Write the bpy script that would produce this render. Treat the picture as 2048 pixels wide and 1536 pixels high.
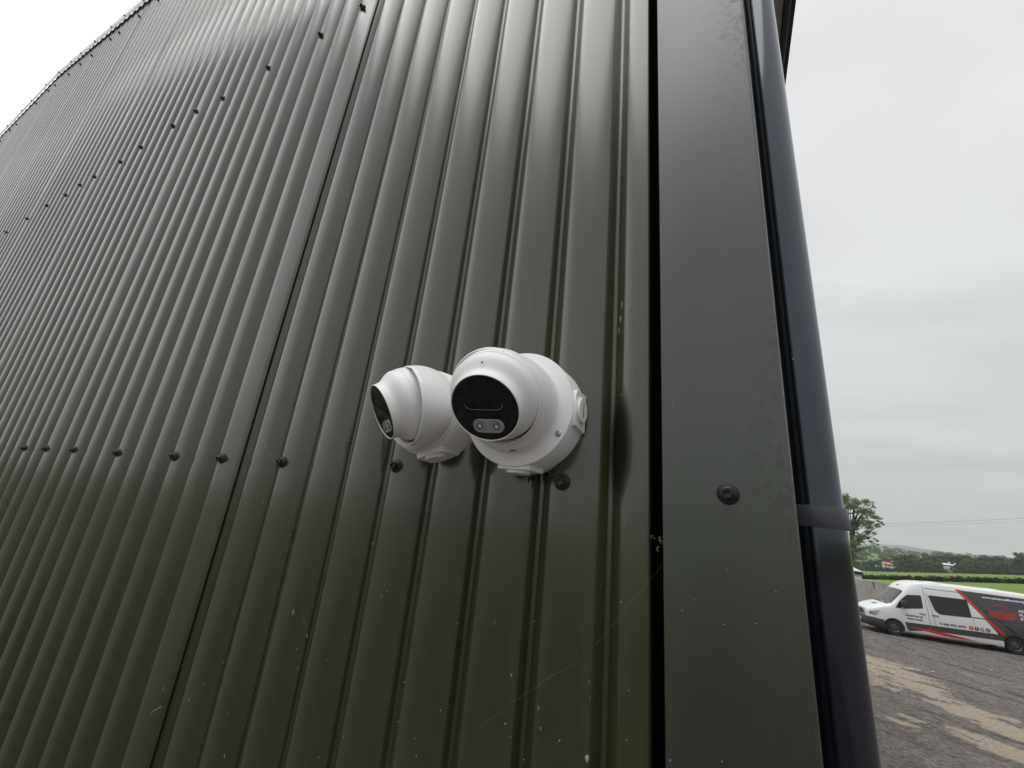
import bpy, bmesh, math, random
import numpy as np
from mathutils import Vector, Matrix, noise as mnoise

for o in list(bpy.data.objects):
    bpy.data.objects.remove(o)
SC = bpy.context.scene
COL = SC.collection
R = math.radians
S = 0.41            # metres per fitting unit (camera-to-cladding distance)
H = 3.7             # eye height above the yard

# ------------------------------------------------------------------ camera
FPX = 825.0
_up = np.array([271., -2577., FPX]); _up /= np.linalg.norm(_up)
_h = np.array([-1643., (FPX*FPX-271*1643)/2577, FPX]); _h /= np.linalg.norm(_h)
_h -= _up*(_h@_up); _h /= np.linalg.norm(_h)
_X = -_h; _Y = np.cross(_up, _X)
RM = np.array([_X, _Y, _up])                      # camera -> world rotation
cam_d = bpy.data.cameras.new('camera'); cam = bpy.data.objects.new('camera', cam_d); COL.objects.link(cam)
cam_d.sensor_width = 36; cam_d.lens = FPX/2048*36; cam_d.clip_start = 0.01; cam_d.clip_end = 30000
cx_, cy_, cz_ = RM@np.array([1., 0, 0]), -(RM@np.array([0, 1., 0])), -(RM@np.array([0, 0, 1.]))
cam.matrix_world = Matrix(((cx_[0], cy_[0], cz_[0], 0), (cx_[1], cy_[1], cz_[1], 0), (cx_[2], cy_[2], cz_[2], H), (0, 0, 0, 1)))
SC.camera = cam

def ray(x, y):
    return RM@np.array([x-1024., y-768., FPX])
def wall_pt(x, y, d=1.0):                          # a measured point on the cladding plane, metres
    r = ray(x, y); t = d*S/r[1]; return Vector((r[0]*t, r[1]*t, H+r[2]*t))
def elev_pt(x, y, D):                              # a measured far point at horizontal distance D
    r = ray(x, y); t = D/math.hypot(r[0], r[1]); return Vector((r[0]*t, r[1]*t, H+r[2]*t))
def ground_pt(x, y):
    r = ray(x, y); t = -H/r[2]; return Vector((r[0]*t, r[1]*t, 0))

# ------------------------------------------------------------------ sky and sun
SUN_AZ, SUN_EL = R(-160), R(80)
w = bpy.data.worlds.new("World"); SC.world = w; w.use_nodes = True
nt = w.node_tree; nt.nodes.clear()
def N(nt, t, **kw):
    n = nt.nodes.new(t)
    for k, v in kw.items(): setattr(n, k, v)
    return n
L = lambda nt, a, b: nt.links.new(a, b)
out = N(nt, 'ShaderNodeOutputWorld'); bg = N(nt, 'ShaderNodeBackground'); bg.inputs[1].default_value = 0.1
sky = N(nt, 'ShaderNodeTexSky', sky_type='NISHITA', sun_disc=False, sun_elevation=SUN_EL, sun_rotation=SUN_AZ)
tc = N(nt, 'ShaderNodeTexCoord'); sep = N(nt, 'ShaderNodeSeparateXYZ'); L(nt, tc.outputs['Generated'], sep.inputs[0])
def M(nt, op, a, b=None, c=None, clamp=False):
    n = N(nt, 'ShaderNodeMath', operation=op); n.use_clamp = clamp
    for i, v in enumerate((a, b, c)):
        if v is None: continue
        if isinstance(v, (int, float)): n.inputs[i].default_value = v
        else: L(nt, v, n.inputs[i])
    return n.outputs[0]
zz = M(nt, 'MAXIMUM', sep.outputs[2], 0.0)
den = M(nt, 'ADD', zz, 0.16)
cmb = N(nt, 'ShaderNodeCombineXYZ')
L(nt, M(nt, 'DIVIDE', sep.outputs[0], den), cmb.inputs[0]); L(nt, M(nt, 'DIVIDE', sep.outputs[1], den), cmb.inputs[1])
mp = N(nt, 'ShaderNodeMapping'); mp.inputs['Scale'].default_value = (1.0, 1.7, 1); mp.inputs['Rotation'].default_value = (0, 0, 0.4)
L(nt, cmb.outputs[0], mp.inputs[0])
n1 = N(nt, 'ShaderNodeTexNoise'); n1.inputs['Scale'].default_value = 0.9; n1.inputs['Detail'].default_value = 5; n1.inputs['Roughness'].default_value = 0.5
n1.inputs['Distortion'].default_value = 0.4
L(nt, mp.outputs[0], n1.inputs[0])
ramp = N(nt, 'ShaderNodeValToRGB'); L(nt, zz, ramp.inputs[0])
cr = ramp.color_ramp
cr.elements[0].position = 0.0; cr.elements[0].color = (0.62, 0.605, 0.575, 1)
cr.elements[1].position = 0.85; cr.elements[1].color = (0.885, 0.89, 0.895, 1)
for p, c in ((0.10, (0.62, 0.612, 0.595)), (0.22, (0.70, 0.70, 0.70)), (0.45, (0.785, 0.79, 0.795))):
    e = cr.elements.new(p); e.color = (*c, 1)
cl = M(nt, 'MULTIPLY_ADD', n1.outputs['Fac'], 0.72, 0.62)
# the cloud is thinner and brighter towards the hidden sun, off to the left
sd = Vector((math.sin(SUN_AZ)*math.cos(SUN_EL), math.cos(SUN_AZ)*math.cos(SUN_EL), math.sin(SUN_EL)))
dt = N(nt, 'ShaderNodeVectorMath', operation='DOT_PRODUCT'); L(nt, tc.outputs['Generated'], dt.inputs[0]); dt.inputs[1].default_value = (math.sin(R(-98))*.97, math.cos(R(-98))*.97, .24)
gl = N(nt, 'ShaderNodeMapRange', interpolation_type='SMOOTHSTEP'); L(nt, dt.outputs['Value'], gl.inputs[0])
gl.inputs[1].default_value = 0.68; gl.inputs[2].default_value = 1.0; gl.inputs[3].default_value = 0.92; gl.inputs[4].default_value = 1.7
cl2 = M(nt, 'MULTIPLY', gl.outputs[0], cl)
cl3 = M(nt, 'MULTIPLY', cl2, 8.9)
vm = N(nt, 'ShaderNodeVectorMath', operation='SCALE'); L(nt, ramp.outputs[0], vm.inputs[0]); L(nt, cl3, vm.inputs['Scale'])
mx = N(nt, 'ShaderNodeMix', data_type='RGBA'); mx.inputs[0].default_value = 0.04
L(nt, vm.outputs[0], mx.inputs[6]); L(nt, sky.outputs[0], mx.inputs[7])
L(nt, mx.outputs[2], bg.inputs[0]); L(nt, bg.outputs[0], out.inputs[0])

sun_d = bpy.data.lights.new('sun', 'SUN'); sun = bpy.data.objects.new('sun', sun_d); COL.objects.link(sun)
sun_d.energy = 1.5; sun_d.angle = R(60); sun_d.color = (1, 0.985, 0.96)
sun.rotation_euler = (-sd).to_track_quat('-Z', 'Y').to_euler(); sun.location = (0, 0, 30)
SC.view_settings.view_transform = 'Standard'; SC.view_settings.look = 'None'
SC.view_settings.exposure = 0.3; SC.view_settings.gamma = 1; SC.view_settings.use_curve_mapping = False
SC.render.engine = 'CYCLES'
SC.cycles.max_bounces = 8; SC.cycles.volume_bounces = 1

# ------------------------------------------------------------------ helpers
def tag(o, label=None, cat=None, group=None, kind=None):
    if label: o['label'] = label
    if cat: o['category'] = cat
    if group: o['group'] = group
    if kind: o['kind'] = kind
    return o
def empty(name, loc=(0, 0, 0), label=None, cat=None, group=None, rz=0, mat=None):
    o = bpy.data.objects.new(name, None); COL.objects.link(o); o.empty_display_size = 0.1
    if mat is not None: o.matrix_world = mat
    else: o.location = loc; o.rotation_euler = (0, 0, rz)
    return tag(o, label, cat, group)
def link(name, me, mat=None, parent=None, smooth=False, ml=None):
    o = bpy.data.objects.new(name, me); COL.objects.link(o)
    if mat is not None and not me.materials: me.materials.append(mat)
    if parent: o.parent = parent
    if ml is not None: o.matrix_local = ml
    if smooth:
        me.polygons.foreach_set('use_smooth', [True]*len(me.polygons))
    return o
def pydata(name, v, f, mat=None, parent=None, smooth=False, ml=None):
    me = bpy.data.meshes.new(name); me.from_pydata([tuple(p) for p in v], [], f); me.update()
    return link(name, me, mat, parent, smooth, ml)
def bmobj(name, bm, mat=None, parent=None, smooth=False, ml=None):
    bmesh.ops.recalc_face_normals(bm, faces=bm.faces)
    me = bpy.data.meshes.new(name); bm.to_mesh(me); bm.free()
    return link(name, me, mat, parent, smooth, ml)
def sharp(o, ang=35):
    me = o.data
    me.polygons.foreach_set('use_smooth', [True]*len(me.polygons))
    try: me.set_sharp_from_angle(angle=R(ang))
    except Exception: pass
    return o
def box(bm, lo, hi, bev=0):
    r = bmesh.ops.create_cube(bm, size=1)
    vs = r['verts']
    for v in vs:
        v.co = Vector(((lo[i]+hi[i])/2+v.co[i]*(hi[i]-lo[i])) for i in range(3))
    if bev:
        es = list({e for v in vs for e in v.link_edges})
        bmesh.ops.bevel(bm, geom=es, offset=bev, segments=2, affect='EDGES', profile=0.5)
def lathe_data(prof, seg=48, M4=None, v=None, f=None):
    v = [] if v is None else v; f = [] if f is None else f
    rings = []
    for r, h in prof:
        if r < 1e-7:
            rings.append([len(v)]); v.append(Vector((0, 0, h)))
        else:
            rings.append(list(range(len(v), len(v)+seg)))
            for k in range(seg):
                a = 2*math.pi*k/seg; v.append(Vector((r*math.cos(a), r*math.sin(a), h)))
    for a, b in zip(rings, rings[1:]):
        for k in range(seg):
            k2 = (k+1) % seg
            if len(a) == 1 and len(b) == 1: continue
            if len(a) == 1: f.append((a[0], b[k2], b[k]))
            elif len(b) == 1: f.append((a[k], a[k2], b[0]))
            else: f.append((a[k], a[k2], b[k2], b[k]))
    if M4 is not None:
        for i in range(rings[0][0], len(v)): v[i] = M4@v[i]
    return v, f
def lathe(name, prof, mat, parent=None, seg=48, ml=None, ang=35):
    v, f = lathe_data(prof, seg)
    return sharp(pydata(name, v, f, mat, parent, ml=ml), ang)
def tube_data(pts, rad, seg=6, v=None, f=None):
    v = [] if v is None else v; f = [] if f is None else f
    pts = [Vector(p) for p in pts]; n = len(pts); base = len(v)
    for i, p in enumerate(pts):
        t = (pts[min(i+1, n-1)]-pts[max(i-1, 0)]).normalized()
        a = t.orthogonal().normalized(); b = t.cross(a)
        rr = rad[i] if isinstance(rad, (list, tuple)) else rad
        for k in range(seg):
            an = 2*math.pi*k/seg; v.append(p+a*rr*math.cos(an)+b*rr*math.sin(an))
    for i in range(n-1):
        for k in range(seg):
            k2 = (k+1) % seg
            f.append((base+i*seg+k, base+i*seg+k2, base+(i+1)*seg+k2, base+(i+1)*seg+k))
    return v, f

# ------------------------------------------------------------------ materials
MATS = {}
def pmat(name, col, rough=0.5, ior=1.5, metal=0.0, var=0.0, vscale=8.0, bump=0.0, bscale=200.0, coat=0.0, stretch=(1, 1, 1), rvar=0.0):
    m = bpy.data.materials.new(name); m.use_nodes = True; nt = m.node_tree
    b = nt.nodes['Principled BSDF']; MATS[name] = m
    b.inputs['Base Color'].default_value = (*col, 1); b.inputs['Roughness'].default_value = rough
    b.inputs['IOR'].default_value = ior; b.inputs['Metallic'].default_value = metal
    b.inputs['Coat Weight'].default_value = coat
    tc = N(nt, 'ShaderNodeTexCoord'); mp = N(nt, 'ShaderNodeMapping'); L(nt, tc.outputs['Object'], mp.inputs[0]); mp.inputs['Scale'].default_value = stretch
    if var or rvar:
        n = N(nt, 'ShaderNodeTexNoise'); n.inputs['Scale'].default_value = vscale; n.inputs['Detail'].default_value = 6; L(nt, mp.outputs[0], n.inputs[0])
        if var:
            f = M(nt, 'MULTIPLY_ADD', n.outputs['Fac'], 2*var, 1-var)
            s = N(nt, 'ShaderNodeVectorMath', operation='SCALE'); s.inputs[0].default_value = col; L(nt, f, s.inputs['Scale']); L(nt, s.outputs[0], b.inputs['Base Color'])
        if rvar:
            L(nt, M(nt, 'MULTIPLY_ADD', n.outputs['Fac'], 2*rvar, rough-rvar), b.inputs['Roughness'])
    if bump:
        n2 = N(nt, 'ShaderNodeTexNoise'); n2.inputs['Scale'].default_value = bscale; n2.inputs['Detail'].default_value = 3; L(nt, mp.outputs[0], n2.inputs[0])
        bp = N(nt, 'ShaderNodeBump'); bp.inputs['Strength'].default_value = bump; bp.inputs['Distance'].default_value = 0.3/bscale
        L(nt, n2.outputs['Fac'], bp.inputs['Height']); L(nt, bp.outputs[0], b.inputs['Normal'])
    return m

def paint_mat(name, col, rough, ior, painted_reflection=False, scuff=False):
    """plastic coated steel: slightly wavy gloss, dust, pale flecks, vertical run marks"""
    m = bpy.data.materials.new(name); m.use_nodes = True; nt = m.node_tree; b = nt.nodes['Principled BSDF']
    b.inputs['IOR'].default_value = ior
    tc = N(nt, 'ShaderNodeTexCoord'); g = N(nt, 'ShaderNodeNewGeometry'); P = g.outputs['Position']
    def noi(scale, detail=4, st=(1, 1, 1), rough_=0.5):
        mp = N(nt, 'ShaderNodeMapping'); mp.inputs['Scale'].default_value = st; L(nt, P, mp.inputs[0])
        n = N(nt, 'ShaderNodeTexNoise'); n.inputs['Scale'].default_value = scale; n.inputs['Detail'].default_value = detail
        n.inputs['Roughness'].default_value = rough_; L(nt, mp.outputs[0], n.inputs[0]); return n.outputs['Fac']
    runs = noi(14, 5, (1, 1, 0.05)); dirt = noi(5, 6); fine = noi(420, 3)
    f = M(nt, 'MULTIPLY_ADD', runs, 0.5, 0.75); f = M(nt, 'MULTIPLY', f, M(nt, 'MULTIPLY_ADD', dirt, 0.5, 0.75))
    s = N(nt, 'ShaderNodeVectorMath', operation='SCALE'); s.inputs[0].default_value = col; L(nt, f, s.inputs['Scale'])
    colout = s.outputs[0]
    # pale dust film patches
    dust = N(nt, 'ShaderNodeMapRange'); dust.inputs[1].default_value = 0.56; dust.inputs[2].default_value = 0.8; L(nt, noi(3.3, 7, (1, 1, 0.6), 0.62), dust.inputs[0])
    dfac = M(nt, 'MULTIPLY', dust.outputs[0], M(nt, 'MULTIPLY', fine, 0.16))
    mx = N(nt, 'ShaderNodeMix', data_type='RGBA'); L(nt, dfac, mx.inputs[0]); L(nt, colout, mx.inputs[6]); mx.inputs[7].default_value = (0.34, 0.33, 0.30, 1)
    colout = mx.outputs[2]
    # tiny pale flecks
    v = N(nt, 'ShaderNodeTexVoronoi', feature='F1'); v.inputs['Scale'].default_value = 55; v.inputs['Randomness'].default_value = 1
    mpv = N(nt, 'ShaderNodeMapping'); mpv.inputs['Scale'].default_value = (1, 1, 0.55); L(nt, P, mpv.inputs[0]); L(nt, mpv.outputs[0], v.inputs['Vector'])
    sc = N(nt, 'ShaderNodeSeparateColor'); L(nt, v.outputs['Color'], sc.inputs[0])
    near = M(nt, 'LESS_THAN', v.outputs['Distance'], M(nt, 'MULTIPLY_ADD', sc.outputs[1], 0.045, 0.01))
    pick = M(nt, 'GREATER_THAN', sc.outputs[0], 0.985)
    fl = M(nt, 'MULTIPLY', M(nt, 'MULTIPLY', near, pick), 0.45)
    mx2 = N(nt, 'ShaderNodeMix', data_type='RGBA'); L(nt, fl, mx2.inputs[0]); L(nt, colout, mx2.inputs[6]); mx2.inputs[7].default_value = (0.55, 0.54, 0.50, 1)
    colout = mx2.outputs[2]
    rbase = M(nt, 'MULTIPLY_ADD', runs, 0.12, rough-0.06)
    if painted_reflection:       # dark oval reflection painted into the coat beside the corner trim
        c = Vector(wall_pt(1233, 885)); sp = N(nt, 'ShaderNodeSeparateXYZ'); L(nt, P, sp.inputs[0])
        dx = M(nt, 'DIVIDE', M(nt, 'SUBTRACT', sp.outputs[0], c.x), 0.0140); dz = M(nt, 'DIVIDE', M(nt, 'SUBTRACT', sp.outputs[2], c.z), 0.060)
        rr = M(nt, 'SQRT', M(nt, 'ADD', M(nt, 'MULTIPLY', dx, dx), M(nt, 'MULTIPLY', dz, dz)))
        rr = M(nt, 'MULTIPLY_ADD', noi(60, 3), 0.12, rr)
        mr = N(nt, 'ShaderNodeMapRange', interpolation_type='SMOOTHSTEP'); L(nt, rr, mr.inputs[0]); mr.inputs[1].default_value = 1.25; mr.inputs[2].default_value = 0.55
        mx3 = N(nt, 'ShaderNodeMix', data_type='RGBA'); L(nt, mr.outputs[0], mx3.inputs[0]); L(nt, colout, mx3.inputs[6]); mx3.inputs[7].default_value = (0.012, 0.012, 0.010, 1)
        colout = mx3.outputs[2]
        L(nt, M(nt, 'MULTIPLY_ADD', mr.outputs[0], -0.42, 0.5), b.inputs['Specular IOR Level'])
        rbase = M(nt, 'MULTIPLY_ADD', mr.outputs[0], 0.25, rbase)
    if scuff:       # grey mould speckle down the outer edge of the trim
        sp = N(nt, 'ShaderNodeSeparateXYZ'); L(nt, P, sp.inputs[0])
        band = N(nt, 'ShaderNodeMapRange'); L(nt, M(nt, 'MULTIPLY_ADD', noi(9, 3), 0.03, sp.outputs[0]), band.inputs[0]); band.inputs[1].default_value = 0.015; band.inputs[2].default_value = 0.055
        spk = N(nt, 'ShaderNodeMapRange'); L(nt, noi(190, 4, (1, 1, 0.8), 0.65), spk.inputs[0]); spk.inputs[1].default_value = 0.5; spk.inputs[2].default_value = 0.66
        k = M(nt, 'MULTIPLY', M(nt, 'MULTIPLY', band.outputs[0], spk.outputs[0]), 0.75)
        mx3 = N(nt, 'ShaderNodeMix', data_type='RGBA'); L(nt, k, mx3.inputs[0]); L(nt, colout, mx3.inputs[6]); mx3.inputs[7].default_value = (0.012, 0.013, 0.012, 1)
        colout = mx3.outputs[2]
        rbase = M(nt, 'MULTIPLY_ADD', k, 0.3, rbase)
    L(nt, colout, b.inputs['Base Color']); L(nt, rbase, b.inputs['Roughness'])
    h = M(nt, 'ADD', M(nt, 'MULTIPLY', noi(7, 2, (1, 1, 0.22)), 1.0), M(nt, 'MULTIPLY', noi(900, 2), 0.012))
    bp = N(nt, 'ShaderNodeBump'); bp.inputs['Strength'].default_value = 0.35; bp.inputs['Distance'].default_value = 0.004
    L(nt, h, bp.inputs['Height']); L(nt, bp.outputs[0], b.inputs['Normal'])
    MATS[name] = m; return m

clad = paint_mat('dark_green_coated_steel', (0.036, 0.0405, 0.0160), 0.215, 1.84, painted_reflection=True)
trimm = paint_mat('dark_green_trim_steel', (0.028, 0.0375, 0.0225), 0.30, 1.85, scuff=True)
void = pmat('dark_cavity', (0.006, 0.006, 0.006), 0.9, 1.3)
whitetrim = pmat('pale_trim', (0.82, 0.83, 0.85), 0.35, var=0.04)
blackcap = pmat('black_screw_cap', (0.024, 0.024, 0.026), 0.18, 1.5, var=0.3, vscale=300)
rubber = pmat('black_rubber', (0.015, 0.015, 0.015), 0.6, 1.45)
housing = pmat('white_camera_paint', (0.89, 0.885, 0.88), 0.42, 1.5, var=0.02, vscale=40, bump=0.25, bscale=2600)
glassb = pmat('black_camera_glass', (0.002, 0.002, 0.002), 0.03, 1.5)
gapm = pmat('camera_gap_black', (0.006, 0.006, 0.006), 0.4)
ledgrey = pmat('led_panel_grey', (0.42, 0.42, 0.42), 0.3, 1.5, metal=0.2)
ledwhite = pmat('led_lens', (0.75, 0.72, 0.66), 0.12, 1.5)
steel = pmat('zinc_screw', (0.55, 0.54, 0.52), 0.3, metal=0.9)
lensm = pmat('lens_coating', (0.002, 0.002, 0.004), 0.03, 1.5)
frame_m = pmat('lens_bezel', (0.006, 0.006, 0.006), 0.06, 1.5, metal=0.0)
glint_m = pmat('painted_glint', (0.42, 0.42, 0.43), 0.15, 1.5, metal=0.7)

pvc = None
def pipe_mat():
    m = bpy.data.materials.new('dark_blue_plastic'); m.use_nodes = True; nt = m.node_tree; b = nt.nodes['Principled BSDF']
    g = N(nt, 'ShaderNodeNewGeometry'); mp = N(nt, 'ShaderNodeMapping'); mp.inputs['Scale'].default_value = (1, 1, 0.03); L(nt, g.outputs['Position'], mp.inputs[0])
    n = N(nt, 'ShaderNodeTexNoise'); n.inputs['Scale'].default_value = 90; n.inputs['Detail'].default_value = 4; L(nt, mp.outputs[0], n.inputs[0])
    n2 = N(nt, 'ShaderNodeTexNoise'); n2.inputs['Scale'].default_value = 30; n2.inputs['Detail'].default_value = 6; L(nt, g.outputs['Position'], n2.inputs[0])
    k = N(nt, 'ShaderNodeMapRange'); L(nt, n.outputs['Fac'], k.inputs[0]); k.inputs[1].default_value = 0.5; k.inputs[2].default_value = 0.75
    mx = N(nt, 'ShaderNodeMix', data_type='RGBA'); L(nt, M(nt, 'MULTIPLY', k.outputs[0], 0.15), mx.inputs[0])
    mx.inputs[6].default_value = (0.003, 0.0045, 0.010, 1); mx.inputs[7].default_value = (0.03, 0.034, 0.042, 1)
    L(nt, mx.outputs[2], b.inputs['Base Color'])
    L(nt, M(nt, 'MULTIPLY_ADD', n.outputs['Fac'], 0.12, 0.03), b.inputs['Roughness']); b.inputs['IOR'].default_value = 1.85; b.inputs['Specular Tint'].default_value = (0.80, 0.88, 1.0, 1)
    MATS['pvc'] = m; return m
pvc = pipe_mat()
clipm = pmat('dark_grey_plastic', (0.06, 0.064, 0.078), 0.42, 1.5, var=0.1, vscale=30)

# ================================================================== SETTING : ground
random.seed(4)
# --- yard: compacted gravel with spilled sand; a tensor grid, fine where the photo sees it
def yard():
    xs = list(np.concatenate([np.linspace(-60, 0, 16)[:-1], np.arange(0, 17, 0.085), np.linspace(17, 60, 14)]))
    ys = list(np.concatenate([np.linspace(-60, 6, 18)[:-1], np.arange(6, 34, 0.10), np.linspace(34, 60, 12)]))
    blobs = []
    for (px, py, rl, rs, wt) in ((1750, 1322, 2.0, .55, 1), (1790, 1345, 2.1, .55, 1), (1835, 1372, 1.7, .5, .9), (1868, 1392, 1.0, .35, .8),
                                 (1880, 1408, .8, .3, .7), (1815, 1440, .6, .25, .8), (1800, 1468, .45, .18, .6), (1950, 1425, 1.1, .34, 1), (1990, 1445, 1.5, .4, 1),
                                 (2048, 1470, 1.6, .45, 1), (1985, 1487, 1.3, .26, 1), (2040, 1512, 1.5, .3, 1), (1900, 1420, .5, .2, .7), (1745, 1350, 1.0, .3, .7), (1748, 1366, .9, .3, .9), (1785, 1378, .8, .25, .8), (1760, 1340, 1.2, .4, 1)):
        p = ground_pt(px, py); blobs.append((p.x, p.y, rl, rs, wt))
    nx, ny = len(xs), len(ys); v = []; sand = []; dark = []
    ca, sa = math.cos(R(-38)), math.sin(R(-38))
    for y in ys:
        for x in xs:
            fine = -1 < x < 18 and 5 < y < 35
            z = 0.0; s = 0.0; d = 0.0
            if fine:
                a = x*ca+y*sa; b = -x*sa+y*ca
                n1 = mnoise.fractal(Vector((a*0.55, b*1.9, 0)), 0.9, 2.1, 5)
                n2 = mnoise.fractal(Vector((a*2.2, b*5.5, 3)), 0.8, 2.1, 4)
                for (bx, by, rl, rs, wt) in blobs:
                    da = (x-bx)*ca+(y-by)*sa; db = -(x-bx)*sa+(y-by)*ca
                    q = math.hypot(da/(rl*.75), db/(rs*2.2))
                    s = max(s, wt*max(0, 1.35-q))
                s = s+0.62*n1+0.45*n2-0.5
                s = min(1, max(0, s*3.2))
                d = min(1, max(0, (-(n1)*1.3+0.5*n2-0.25)*1.6))
                z = 0.02*n1+0.012*n2
                k = min(1, (18-x), (x+1), (35-y), (y-5)); z *= max(0, k)
            if y < 0: d = max(d, min(1, max(0, (9-abs(x+1.5))/2))*min(1, max(0, (-y-1.5)/1.5))*min(1, max(0, (22+y)/3)))  # unseen ground behind the eye, darkened for the cladding to reflect
            v.append((x, y, z-0.01)); sand.append(s); dark.append(d)
    f = [(j*nx+i, j*nx+i+1, (j+1)*nx+i+1, (j+1)*nx+i) for j in range(ny-1) for i in range(nx-1)]
    me = bpy.data.meshes.new('gravel_yard'); me.from_pydata(v, [], f); me.update()
    for nm, arr in (('sand', sand), ('damp_and_added_dark', dark)):
        at = me.attributes.new(nm, 'FLOAT', 'POINT'); at.data.foreach_set('value', arr)
    m = bpy.data.materials.new('gravel'); m.use_nodes = True; nt = m.node_tree; b = nt.nodes['Principled BSDF']
    g = N(nt, 'ShaderNodeNewGeometry')
    def noi(sc, det=5, st=(1, 1, 1), rz=0):
        mp = N(nt, 'ShaderNodeMapping'); mp.inputs['Scale'].default_value = st; mp.inputs['Rotation'].default_value = (0, 0, rz); L(nt, g.outputs['Position'], mp.inputs[0])
        n = N(nt, 'ShaderNodeTexNoise'); n.inputs['Scale'].default_value = sc; n.inputs['Detail'].default_value = det; n.inputs['Roughness'].default_value = 0.62; L(nt, mp.outputs[0], n.inputs[0]); return n.outputs['Fac']
    a1 = N(nt, 'ShaderNodeAttribute', attribute_name='sand'); a2 = N(nt, 'ShaderNodeAttribute', attribute_name='damp_and_added_dark')
    r1 = N(nt, 'ShaderNodeValToRGB'); L(nt, noi(9, 8), r1.inputs[0])
    r1.color_ramp.elements[0].position = 0.3; r1.color_ramp.elements[0].color = (0.050, 0.043, 0.040, 1)
    r1.color_ramp.elements[1].position = 0.7; r1.color_ramp.elements[1].color = (0.225, 0.20, 0.182, 1)
    streak = noi(2.2, 6, (1, 0.22, 1), R(50))
    sv = N(nt, 'ShaderNodeVectorMath', operation='SCALE'); L(nt, r1.outputs[0], sv.inputs[0]); L(nt, M(nt, 'MULTIPLY_ADD', streak, 1.2, 0.4), sv.inputs['Scale'])
    mxd = N(nt, 'ShaderNodeMix', data_type='RGBA'); L(nt, M(nt, 'MULTIPLY', a2.outputs['Fac'], 0.75), mxd.inputs[0]); L(nt, sv.outputs[0], mxd.inputs[6]); mxd.inputs[7].default_value = (0.050, 0.044, 0.044, 1)
    r2 = N(nt, 'ShaderNodeValToRGB'); L(nt, noi(24, 8), r2.inputs[0])
    r2.color_ramp.elements[0].position = 0.3; r2.color_ramp.elements[0].color = (0.17, 0.14, 0.105, 1)
    r2.color_ramp.elements[1].position = 0.7; r2.color_ramp.elements[1].color = (0.44, 0.375, 0.285, 1)
    sf = M(nt, 'MULTIPLY', M(nt, 'SUBTRACT', M(nt, 'MULTIPLY', a1.outputs['Fac'], 1.25), M(nt, 'MULTIPLY_ADD', noi(11, 8), 1.5, -0.30)), 1.35, clamp=True)
    mxs = N(nt, 'ShaderNodeMix', data_type='RGBA'); L(nt, sf, mxs.inputs[0]); L(nt, mxd.outputs[2], mxs.inputs[6]); L(nt, r2.outputs[0], mxs.inputs[7])
    L(nt, mxs.outputs[2], b.inputs['Base Color']); b.inputs['Roughness'].default_value = 0.9; b.inputs['Specular IOR Level'].default_value = 0.25
    bp = N(nt, 'ShaderNodeBump'); bp.inputs['Strength'].default_value = 0.7; bp.inputs['Distance'].default_value = 0.03; L(nt, noi(30, 6), bp.inputs['Height']); L(nt, bp.outputs[0], b.inputs['Normal'])
    o = link('gravel_yard', me, m, smooth=True); tag(o, kind='structure'); return o
yard()
pale = pmat('pale_stone', (0.42, 0.40, 0.37), 0.85, var=0.3, vscale=60)
def stones():
    rnd = random.Random(8); v = []; f = []
    for i in range(900):
        x = rnd.uniform(2.0, 16); y = rnd.uniform(9, 34); r = rnd.uniform(0.006, 0.022)
        c = Vector((x, y, 0.012)); b = len(v)
        for d in ((1, 0, 0), (0, 1, 0), (-1, 0, 0), (0, -1, 0), (0, 0, 1), (0, 0, -1)):
            v.append(c+Vector(d)*r*rnd.uniform(.5, 1.2))
        for q in ((0, 1, 4), (1, 2, 4), (2, 3, 4), (3, 0, 4), (1, 0, 5), (2, 1, 5), (3, 2, 5), (0, 3, 5)): f.append(tuple(b+k for k in q))
    for (px, py, r) in ((1745, 1277, .05), (2028, 1308, .06), (1866, 1345, .05), (1983, 1341, .04), (1727, 1263, .03), (1796, 1383, .03)):
        c = ground_pt(px, py)+Vector((0, 0, .02)); b = len(v)
        for d in ((1.6, 0, 0), (0, 1, 0), (-1.3, 0, 0), (0, -1, 0), (0, 0, .6), (0, 0, -.6)): v.append(c+Vector(d)*r)
        for q in ((0, 1, 4), (1, 2, 4), (2, 3, 4), (3, 0, 4), (1, 0, 5), (2, 1, 5), (3, 2, 5), (0, 3, 5)): f.append(tuple(b+k for k in q))
    o = pydata('loose_stones', v, f, pale); tag(o, 'pale loose stones scattered over the gravel yard', 'stones', kind='stuff')
stones()

# --- fields and hills: polar sheet whose rings follow the measured lines
PXC = [1600, 1700, 1760, 1820, 1900, 1980, 2048, 2130]
RINGS = [  # distance, measured picture row at each column (None -> height given)
    (59, -0.5), (80, -1.0),
    (132, [1157, 1157, 1159, 1161, 1163, 1165, 1167, 1169]),
    (330, [1140, 1141, 1143, 1144.5, 1146, 1148, 1150, 1152]),
    (430, [1136, 1137, 1139, 1141, 1143, 1145.5, 1148, 1150]),
    (700, [1112, 1113, 1116, 1122, 1127, 1133, 1136, 1139]),
    (1250, [1095, 1096, 1098, 1108, 1112, 1120, 1125, 1131]),
    (1600, [1099, 1100, 1103, 1111, 1115, 1123, 1128, 1133]),
    (2600, [1097, 1098, 1101, 1106, 1112, 1118, 1124, 1130]),
    (4300, [1087, 1088, 1089.5, 1094, 1105, 1114, 1119.5, 1126]),
    (5200, [1110, 1110, 1112, 1116, 1124, 1130, 1136, 1142]),
    (5500, -30.0)]
BEAR = [math.atan2(ray(x, 1120)[0], ray(x, 1120)[1]) for x in PXC]
RZ = []
for D, rows in RINGS:
    if isinstance(rows, float): RZ.append([rows]*len(PXC))
    else: RZ.append([elev_pt(x, y, D).z for x, y in zip(PXC, rows)])
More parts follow.
